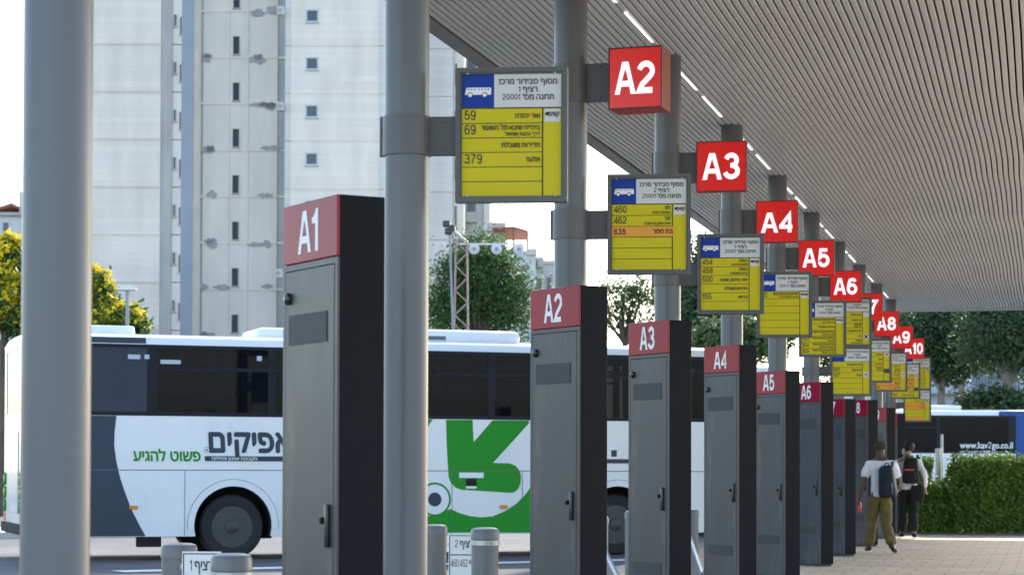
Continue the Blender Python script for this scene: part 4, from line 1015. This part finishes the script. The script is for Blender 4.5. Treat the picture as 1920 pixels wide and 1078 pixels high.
# ------------------------------------------------------------------ vegetation
def leaf_mesh(name, pts, nrm, size, m, parent, aspect=.5):
    n = len(pts)
    up = rng.normal(size=(n, 3)); a = np.cross(nrm, up); a /= np.linalg.norm(a, axis=1, keepdims=True) + 1e-9
    b = np.cross(nrm, a); s = size * rng.uniform(.6, 1.3, (n, 1))
    a = a * s; b = b * s * aspect
    V = np.stack([pts - a, pts + b * .9 - nrm * s * .12, pts + a, pts - b * .9 - nrm * s * .12], 1).reshape(-1, 3)
    F = np.arange(n * 4).reshape(-1, 4)
    me = bpy.data.meshes.new(name); me.vertices.add(n * 4); me.loops.add(n * 4); me.polygons.add(n)
    me.vertices.foreach_set('co', V.ravel()); me.loops.foreach_set('vertex_index', F.ravel())
    me.polygons.foreach_set('loop_start', np.arange(0, n * 4, 4)); me.polygons.foreach_set('loop_total', np.full(n, 4))
    me.update(); me.materials.append(m)
    o = bpy.data.objects.new(name, me); col.objects.link(o); o.parent = parent; return o
def clump_points(ells, nclump, per, cr, shell=.55):
    P = []; N = []
    vol = np.array([e[3] * e[4] * e[5] for e in ells]); vol = vol / vol.sum()
    for e, q in zip(ells, vol):
        k = max(1, int(nclump * q)); c = np.array(e[:3]); r = np.array(e[3:])
        u = rng.normal(size=(k, 3)); u /= np.linalg.norm(u, axis=1, keepdims=True)
        rad = rng.uniform(shell, 1.0, (k, 1)) ** .8 * rng.uniform(.85, 1.12, (k, 1))
        cc = c + u * rad * r
        pp = cc[:, None, :] + rng.normal(size=(k, per, 3)) * cr * np.array([1, 1, .7]); nn = u[:, None, :] * .6 + rng.normal(size=(k, per, 3)) * .7 + np.array([0, 0, .5])
        P.append(pp.reshape(-1, 3)); N.append(nn.reshape(-1, 3))
    P = np.concatenate(P); N = np.concatenate(N); N /= np.linalg.norm(N, axis=1, keepdims=True); return P, N
def tree(name, label, px, d, ells, nclump, per, cr, size, m, bark, flowers=None, group='trees beyond the bus bays', trunk_r=.16, shell=.55):
    """ells in photograph pixels at distance d: (px, py, rx, ry)"""
    k = d / 4000; t = thing(name, ground(px, d, ROAD), TH, label, 'tree', group)
    E = [((e[0] - px) * k, random.uniform(-.25, .25) * e[2] * k, CAMH - ROAD + (880 - e[1]) * k, e[2] * k, e[2] * k * .9, e[3] * k) for e in ells]
    P, N = clump_points(E, nclump, per, cr, shell); keep = P[:, 2] > .3
    leaf_mesh('crown', P[keep], N[keep], size, m, t)
    zb = min(e[2] - e[5] for e in E); zc = max(zb, 1.2)
    mb = MB(); base = Vector((0, 0, 0)); fork = Vector((random.uniform(-.1, .1), 0, zc))
    mb.tube([base, Vector((.05, .03, zc * .5)), fork], [trunk_r * 1.25, trunk_r, trunk_r * .85], 10)
    for e in E:
        for j in range(3):
            tip = Vector((e[0] + random.uniform(-.6, .6) * e[3], e[1] + random.uniform(-.6, .6) * e[4], e[2] + random.uniform(-.3, .75) * e[5]))
            mid = fork.lerp(tip, .5) + Vector((random.uniform(-.15, .15), random.uniform(-.15, .15), .1)) * e[3]
            mb.tube([fork, mid, tip], [trunk_r * .6, trunk_r * .35, trunk_r * .1], 7)
    mb.build('trunk', bark, t, True)
    if flowers:
        E2 = [(e[0], e[1], e[2] + e[5] * .12, e[3] * 1.03, e[4] * 1.03, e[5] * 1.0) for e in E]
        P, N = clump_points(E2, flowers[0], flowers[1], cr * .6, .92); zz = np.array([e[2] for e in E]).mean(); keep = P[:, 2] > zz - E[0][5] * flowers[2]
        leaf_mesh('blossom', P[keep], N[keep], size * .8, M['blossom'], t, .7)
    return t
tree('leafy_tree', 'dark green leafy tree behind the lattice mast', 900, 84, [(905, 520, 70, 70), (862, 545, 58, 75), (945, 560, 52, 62), (900, 470, 48, 40), (840, 590, 45, 55), (960, 600, 40, 50), (822, 545, 26, 40), (983, 560, 22, 45), (930, 495, 30, 35), (868, 480, 30, 35)], 560, 34, .30, .085, M['leaf'], M['bark'])
tree('sparse_tree', 'pale sparse tree against the bright sky left of the A3 pillar', 1172, 96, [(1170, 560, 62, 62), (1140, 600, 45, 40), (1205, 540, 40, 50), (1215, 605, 40, 40)], 280, 22, .26, .08, M['leafpale'], M['bark'], shell=.2)
tree('shade_tree', 'deep green tree behind the platform 3 board', 1350, 68, [(1330, 520, 85, 95), (1400, 560, 80, 90), (1300, 610, 70, 60), (1440, 620, 70, 60)], 700, 30, .24, .085, M['leafdark'], M['bark'], shell=.3)
tree('bright_tree', 'lighter green tree low behind the A4 totem', 1380, 60, [(1345, 640, 45, 40), (1410, 635, 40, 35)], 200, 24, .18, .10, M['leafpale'], M['bark'], trunk_r=.1)
tree('shade_tree', 'dark tree behind the A8 and A9 boxes', 1665, 76, [(1640, 620, 70, 75), (1700, 610, 70, 60), (1720, 660, 60, 45), (1580, 640, 70, 80)], 600, 30, .26, .085, M['leafdark'], M['greybark'], shell=.3)
tree('shade_tree', 'dark tree with low hanging sprays under the canopy end', 1765, 74, [(1770, 615, 75, 65), (1735, 650, 50, 50), (1805, 650, 55, 55), (1785, 695, 35, 35)], 496, 30, .26, .085, M['leafdark'], M['greybark'], shell=.3)
tree('shade_tree', 'dark tree with a pale forked trunk at the right edge', 1888, 70, [(1880, 610, 80, 70), (1850, 650, 55, 50), (1935, 650, 60, 70), (1890, 560, 90, 60)], 512, 30, .26, .085, M['leafdark'], M['greybark'], trunk_r=.2, shell=.3)
tree('shade_tree', 'farther grey-green tree filling the gap above the white and blue bus', 1800, 90, [(1720, 610, 70, 60), (1800, 600, 80, 70), (1880, 610, 80, 70), (1950, 620, 70, 70), (1760, 660, 60, 40), (1850, 665, 60, 40)], 620, 28, .34, .11, M['leafdark'], M['greybark'], shell=.1)
tree('small_tree', 'low shrubby dark tree above the blue and white bus', 1840, 69, [(1835, 750, 32, 18), (1870, 745, 35, 20), (1900, 752, 40, 20)], 170, 24, .16, .10, M['leafdark'], M['greybark'], trunk_r=.08)
tree('flowering_tree', 'yellow blossoming tree at the left edge behind the coach tail', 5, 62, [(0, 540, 55, 75), (20, 500, 40, 50), (30, 590, 45, 50)], 500, 24, .17, .10, M['leaf'], M['bark'], (520, 18, .95))
tree('flowering_tree', 'small yellow topped tree above the coach roof right of the left pillar', 225, 58, [(222, 606, 42, 30), (180, 575, 28, 60), (250, 618, 24, 20)], 420, 22, .15, .09, M['leaf'], M['bark'], (330, 18, .45))
tree('far_tree', 'distant dark tree between the platform 2 and platform 3 pillars', 1268, 100, [(1265, 560, 40, 60), (1290, 600, 40, 50)], 260, 22, .26, .14, M['leafdark'], M['bark'])

def hedge(name, label, px0, px1, top, d, n, size, m, cr=.05, ragged=.06):
    k = d / 4000; w = (px1 - px0) * k; H = CAMH + (880 - top) * k; dep = 1.0
    t = thing(name, ground((px0 + px1) / 2, d), TH, label, 'hedge', 'clipped hedges at the platform end')
    P = rng.uniform((-w / 2, 0, .04), (w / 2, dep, H), (n, 3))
    f = rng.integers(0, 4, n)
    P[f == 0, 1] = rng.normal(0, .05, (f == 0).sum()); P[f == 1, 2] = H + rng.normal(0, ragged, (f == 1).sum()); P[f == 2, 1] = rng.normal(.06, .06, (f == 2).sum())
    P += .06 * np.sin(P[:, [2, 0, 1]] * 5.1)
    N = rng.normal(size=(n, 3)) * .8 + np.array([0, -.4, .5]); N /= np.linalg.norm(N, axis=1, keepdims=True)
    leaf_mesh('foliage', P, N, size, m, t)
    st = MB()
    for i in range(int(w / .35)): 
        x = -w / 2 + .2 + i * .35; st.tube([(x, .5, -.1), (x + .04, .5, H * .5), (x - .05, .45, H * .85)], [.022, .016, .008], 6)
    st.build('stems', M['bark'], t)
hedge('hedge', 'tall clipped green hedge at the right edge before the blue and white bus', 1788, 1990, 872, 43.7, 27000, .045, M['leafhedge'], ragged=.10)
hedge('shrub_bed', 'lower loose shrubs between the walkers and the tall hedge', 1700, 1788, 922, 43.9, 9000, .05, M['leafhedge'], ragged=.12)
hedge('shrub_bed', 'small upright shrub beside the second walker', 1722, 1748, 874, 44.2, 2600, .05, M['leafhedge'], ragged=.10)

# ------------------------------------------------------------------ people
def skin_obj(name, chains, m, parent, sub=2, folds=0):
    """chains: lists of (x, y, z, r[, r2]); points closer than 1 mm are shared"""
    V = []; E = []; RR = []
    def idx(p):
        for i, q in enumerate(V):
            if (Vector(p[:3]) - Vector(q)).length < .001: return i
        V.append(tuple(p[:3])); RR.append((p[3], p[4] if len(p) > 4 else p[3])); return len(V) - 1
    for ch in chains:
        ids = [idx(p) for p in ch]
        E += [(a, b) for a, b in zip(ids, ids[1:])]
    me = bpy.data.meshes.new(name); me.from_pydata(V, E, []); ob = bpy.data.objects.new(name, me); col.objects.link(ob)
    md_ = ob.modifiers.new('skin', 'SKIN'); md_.use_smooth_shade = True
    for i, r in enumerate(RR): me.skin_vertices[0].data[i].radius = r
    me.skin_vertices[0].data[0].use_root = True
    sb = ob.modifiers.new('sub', 'SUBSURF'); sb.levels = sub; sb.render_levels = sub
    dg = bpy.context.evaluated_depsgraph_get(); dg.update()
    m2 = bpy.data.meshes.new_from_object(ob.evaluated_get(dg)); bpy.data.objects.remove(ob)
    m2.materials.append(m); m2.name = name
    if folds:
        from mathutils import noise
        for v in m2.vertices:
            q = v.co * 9; q.z *= .8
            v.co += v.normal * folds * (noise.noise(q) + .6 * noise.noise(q * 2.3))
    m2.polygons.foreach_set('use_smooth', [True] * len(m2.polygons))
    o = bpy.data.objects.new(name, m2); col.objects.link(o); o.parent = parent; return o
def hand(w, dirv, side):
    """palm and five fingers hanging from wrist w; returns chains"""
    w = Vector(w); d = Vector(dirv).normalized(); s = Vector((0, 1, 0)); s = (s - d * s.dot(d)).normalized(); n = d.cross(s) * side
    palm = w + d * .075; ch = [[(*w, .024, .03), (*palm, .018, .036)]]
    for i, (o, L) in enumerate(((.030, .070), (.010, .080), (-.010, .075), (-.028, .060))):
        a = palm + s * o * .6; b = palm + s * o + d * L * .55 + n * .012; c = palm + s * o + d * L * .9 + n * .035
        ch.append([(*palm, .018, .036), (*b, .0095), (*c, .008)])
    th = w + d * .03 + s * .032; ch.append([(*w, .024, .03), (*th, .012), (*(th + d * .035 + s * .012 + n * .012), .009)])
    return ch
def head_mesh(parent, c, rz, m, face_m=None):
    """head with brow, nose, chin and ears, facing local +y before the turn"""
    return None
def person(name, loc, rz, label, sk, legs, arms, lean, hturn, mats):
    t = thing(name, loc, rz, label, 'person')
    pel = (0, 0, .95); ch = (lean[0] * .6, lean[1] * .6, 1.25); nb = (lean[0], lean[1], 1.45); nk = (lean[0], lean[1] + .015, 1.53)
    hd = Vector((lean[0], lean[1] + .03, 1.62))
    body = [[(*pel, .13, .10), (*ch, .15, .105), (*nb, .075, .065), (*nk, .055)]]
    f = Vector((-math.sin(hturn), math.cos(hturn), 0)); sr = Vector((f.y, -f.x, 0))
    h = lambda a, b, c_: tuple(hd + f * a + sr * b + Vector((0, 0, c_)))
    body[0] += [(*h(.0, 0, -.03), .066, .075), (*h(.0, 0, .03), .078, .088), (*h(-.005, 0, .085), .062, .07)]
    body += [[(*h(.0, 0, .03), .078, .088), (*h(.098, 0, .0), .014)], [(*h(.0, 0, -.03), .066, .075), (*h(.072, 0, -.075), .024)]]
    for s in (-1, 1): body.append([(*h(.0, 0, .03), .078, .088), (*h(-.01, s * .086, .005), .014)])
    for s, (hip, kn, an, toe) in legs.items():
        body.append([(*pel, .13, .10), (*hip, .088), (*kn, .058), (*an, .04), (*toe, .03)])
    for s, (sh, el, wr) in arms.items():
        body.append([(*nb, .075, .065), (*sh, .056), (*el, .04), (*wr, .024, .03)])
        body += hand(wr, Vector(wr) - Vector(el), s)
    skin_obj('body', body, sk, t)
    # trousers
    tr = [[(0, 0, 1.03, .150, .115), (*pel, .155, .125)]]
    for s, (hip, kn, an, toe) in legs.items():
        k, a = Vector(kn), Vector(an)
        tr.append([(*pel, .155, .125), (*hip, .116), (*(Vector(hip).lerp(k, .55)), .106), (*k, .092), (*(k.lerp(a, .5)), .090), (*(k.lerp(a, .97)), .088)])
    skin_obj('trousers', tr, mats[1], t, 3, .020)
    sleeve = mats[3]
    shm = [[(0, 0, .84, .175, .135), (0, 0, .98, .170, .132), (*ch, .172, .130), (ch[0] * .3 + nb[0] * .7, ch[1] * .3 + nb[1] * .7, 1.385, .165, .10), (nb[0], nb[1], 1.455, .085, .07)]]
    top = shm[0][3]
    for s, (sh, el, wr) in arms.items():
        S, e, w_ = Vector(sh), Vector(el), Vector(wr)
        pts = [top, (*S, .076), (*(S.lerp(e, .55)), .078), (*(S.lerp(e, .80)), .076)] if sleeve == 'short' else [top, (*S, .072), (*(S.lerp(e, .6)), .062), (*e, .058), (*(e.lerp(w_, .6)), .048), (*w_, .038)]
        shm.append(pts)
    skin_obj('shirt', shm, mats[0], t, 3, .016)
    for s, (hip, kn, an, toe) in legs.items():
        a, b = Vector(an), Vector(toe); d = (b - a); fl = Vector((d.x, d.y, 0)).normalized()
        heel = a - fl * .05 + Vector((0, 0, -.045 if a.z < .13 else -.02)); 
        skin_obj('shoe', [[(*(a + Vector((0, 0, .01))), .048), (*heel, .043), (*(a.lerp(b, .6)), .048, .04), (*(b + fl * .04), .038, .03)]], mats[2], t)
    return t, hd, f, sr
# first walker
legsA = {-1: ((-.09, .01, .90), (-.13, .16, .52), (-.19, .26, .115), (-.22, .42, .045)), 1: ((.08, -.01, .90), (.07, .05, .50), (.17, -.36, .150), (.21, -.23, .04))}
armsA = {-1: ((-.195, .03, 1.395), (-.275, -.05, 1.12), (-.325, -.01, .885)), 1: ((.195, .03, 1.395), (.27, .13, 1.13), (.24, .34, 1.02))}
pA = ground(1652, 33.4)
t, hd, f, sr = person('person', pA, R(4), 'walker in a white T-shirt, khaki trousers and olive cap with a navy backpack', M['skin'], legsA, armsA, (-.01, .04), R(62), (M['tee'], M['khaki'], M['leather'], 'short'))
cp = MB(); 
cp.lathe([(.104, -.01), (.106, .03), (.095, .075), (.06, .105), (.001, .118)], 24, Matrix.Translation(hd + Vector((0, 0, .025))) @ Matrix.Scale(1.0, 4))
capo = cp.build('cap', M['olive'], t, True)
vz = MB(); pts = []
for i in range(9):
    a = -1.1 + 2.2 * i / 8; pts.append(hd + f * (.085 + .105 * math.cos(a) ** .8 if i not in (0, 8) else .07) + sr * .085 * math.sin(a) * 1.05 + Vector((0, 0, .035 - .02 * math.cos(a))))
b_ = [hd + f * .05 + sr * .09 + Vector((0, 0, .04)), hd + f * .05 - sr * .09 + Vector((0, 0, .04))]
ring_ = pts + b_; n = len(ring_)
vz.add([*ring_, *[p + Vector((0, 0, -.008)) for p in ring_]], [tuple(range(n)), tuple(range(2 * n - 1, n - 1, -1))] + [(i, (i + 1) % n, (i + 1) % n + n, i + n) for i in range(n)])
vz.build('cap_visor', M['olive'], capo)
def backpack(label, loc, rz, w, d, h, m, accent=None, tilt=0):
    b = thing('backpack', loc, rz, label, 'backpack'); b.rotation_euler = (0, tilt, rz)
    v = MB().cham(-w / 2, w / 2, -d, 0, 0, h, min(w, d) * .33); bo = None
    for i, p in enumerate(v.v):
        q = p[2] / h; k = 1 - .30 * max(0, q - .55) / .45 - .06 * max(0, .2 - q); v.v[i] = (p[0] * k, p[1] * (1 - .25 * max(0, q - .6) / .4), p[2])
    v.build('bag', m, b, True)
    MB().cham(-w * .36, w * .36, -d - .045, -d + .03, h * .06, h * .46, .03).build('front_pocket', m, b, True)
    if accent: MB().box(-w * .28, w * .28, -d - .049, -d - .044, h * .50, h * .56).build('accent', accent, b); 
    MB().tube([(-.03, -.01, h - .01), (-.02, -.02, h + .04), (.02, -.02, h + .04), (.03, -.01, h - .01)], .01, 6).build('haul_loop', m, b)
    for s in (-1, 1):
        x = s * w * .28
        MB().tube([(x, .0, h * .9), (x, .06, h + .045), (x, .16, h + .05), (x, .26, h * .9), (x * 1.1, .29, h * .55), (x * 1.2, .20, h * .22), (x * 1.2, -.02, h * .1)], .018, 8).build('strap', m, b, True)
    return b
bk = Vector((.135, -.115, .88)); bk.rotate(Matrix.Rotation(R(4), 3, 'Z'))
backpack('navy backpack slung on the first walker\'s right shoulder', pA + bk, R(-8), .29, .19, .50, M['navy'], tilt=R(-5))
bt = thing('bottle', pA + Vector((-.335, .035, .655)), 0, 'small red-labelled bottle in the first walker\'s left hand', 'bottle')
MB().lathe([(.026, 0), (.03, .01), (.03, .10), (.022, .13), (.012, .15), (.012, .175)], 14).build('body', M['bottle_red'], bt, True)
MB().lathe([(.014, .172), (.014, .19)], 12).build('lid', M['white'], bt)
# second walker
legsB = {-1: ((-.09, .01, .90), (-.10, .10, .52), (-.12, .14, .09), (-.15, .29, .035)), 1: ((.09, -.01, .90), (.10, .03, .50), (.11, -.12, .09), (.12, .03, .035))}
armsB = {-1: ((-.19, .04, 1.40), (-.25, .06, 1.12), (-.20, .27, 1.02)), 1: ((.19, .04, 1.40), (.30, -.04, 1.15), (.31, .06, .93))}
pB = ground(1703, 41.2)
t, hd, f, sr = person('person', pB, R(2), 'walker in a white shirt and black trousers with a black backpack and face mask', M['skin2'], legsB, armsB, (-.01, .04), R(66), (M['tee'], M['blackcloth'], M['blackcloth'], 'long'))
t.scale = (1.05, 1.05, 1.05)
hm = MB().lathe([(.088, -.03), (.102, .02), (.100, .065), (.075, .105), (.035, .122), (.001, .125)], 22, Matrix.Translation(hd - f * .022 + Vector((0, 0, .015))))
for i, p in enumerate(hm.v): hm.v[i] = tuple(Vector(p) + Vector((random.uniform(-.006, .006), random.uniform(-.006, .006), random.uniform(-.005, .005))))
hm.build('hair', M['hair'], t, True)
MB().lathe([(.030, .075), (.055, .062), (.078, .02), (.080, -.01)], 16, Matrix.Translation(hd + f * .03 + Vector((0, 0, -.035))) @ f.to_track_quat('Z', 'Y').to_matrix().to_4x4(), cap=False).build('face_mask', M['maskblue'], t, True)
bk = Vector((.075, -.12, 1.05))
backpack('black backpack with a red stripe on the second walker', pB + bk, R(-6), .33, .20, .50, M['blackcloth'], M['redlens'])
bg_ = thing('shoulder_bag', pB + Vector((.20, -.16, .72)), R(-10), 'small black bag hanging at the second walker\'s right hip', 'bag')
MB().cham(-.13, .13, -.10, .0, 0, .30, .035).build('pouch', M['blackcloth'], bg_, True)
MB().tube([(-.11, -.04, .28), (-.10, -.03, .45), (0, -.02, .62), (.10, -.03, .45), (.11, -.04, .28)], .009, 6).build('strap', M['blackcloth'], bg_)
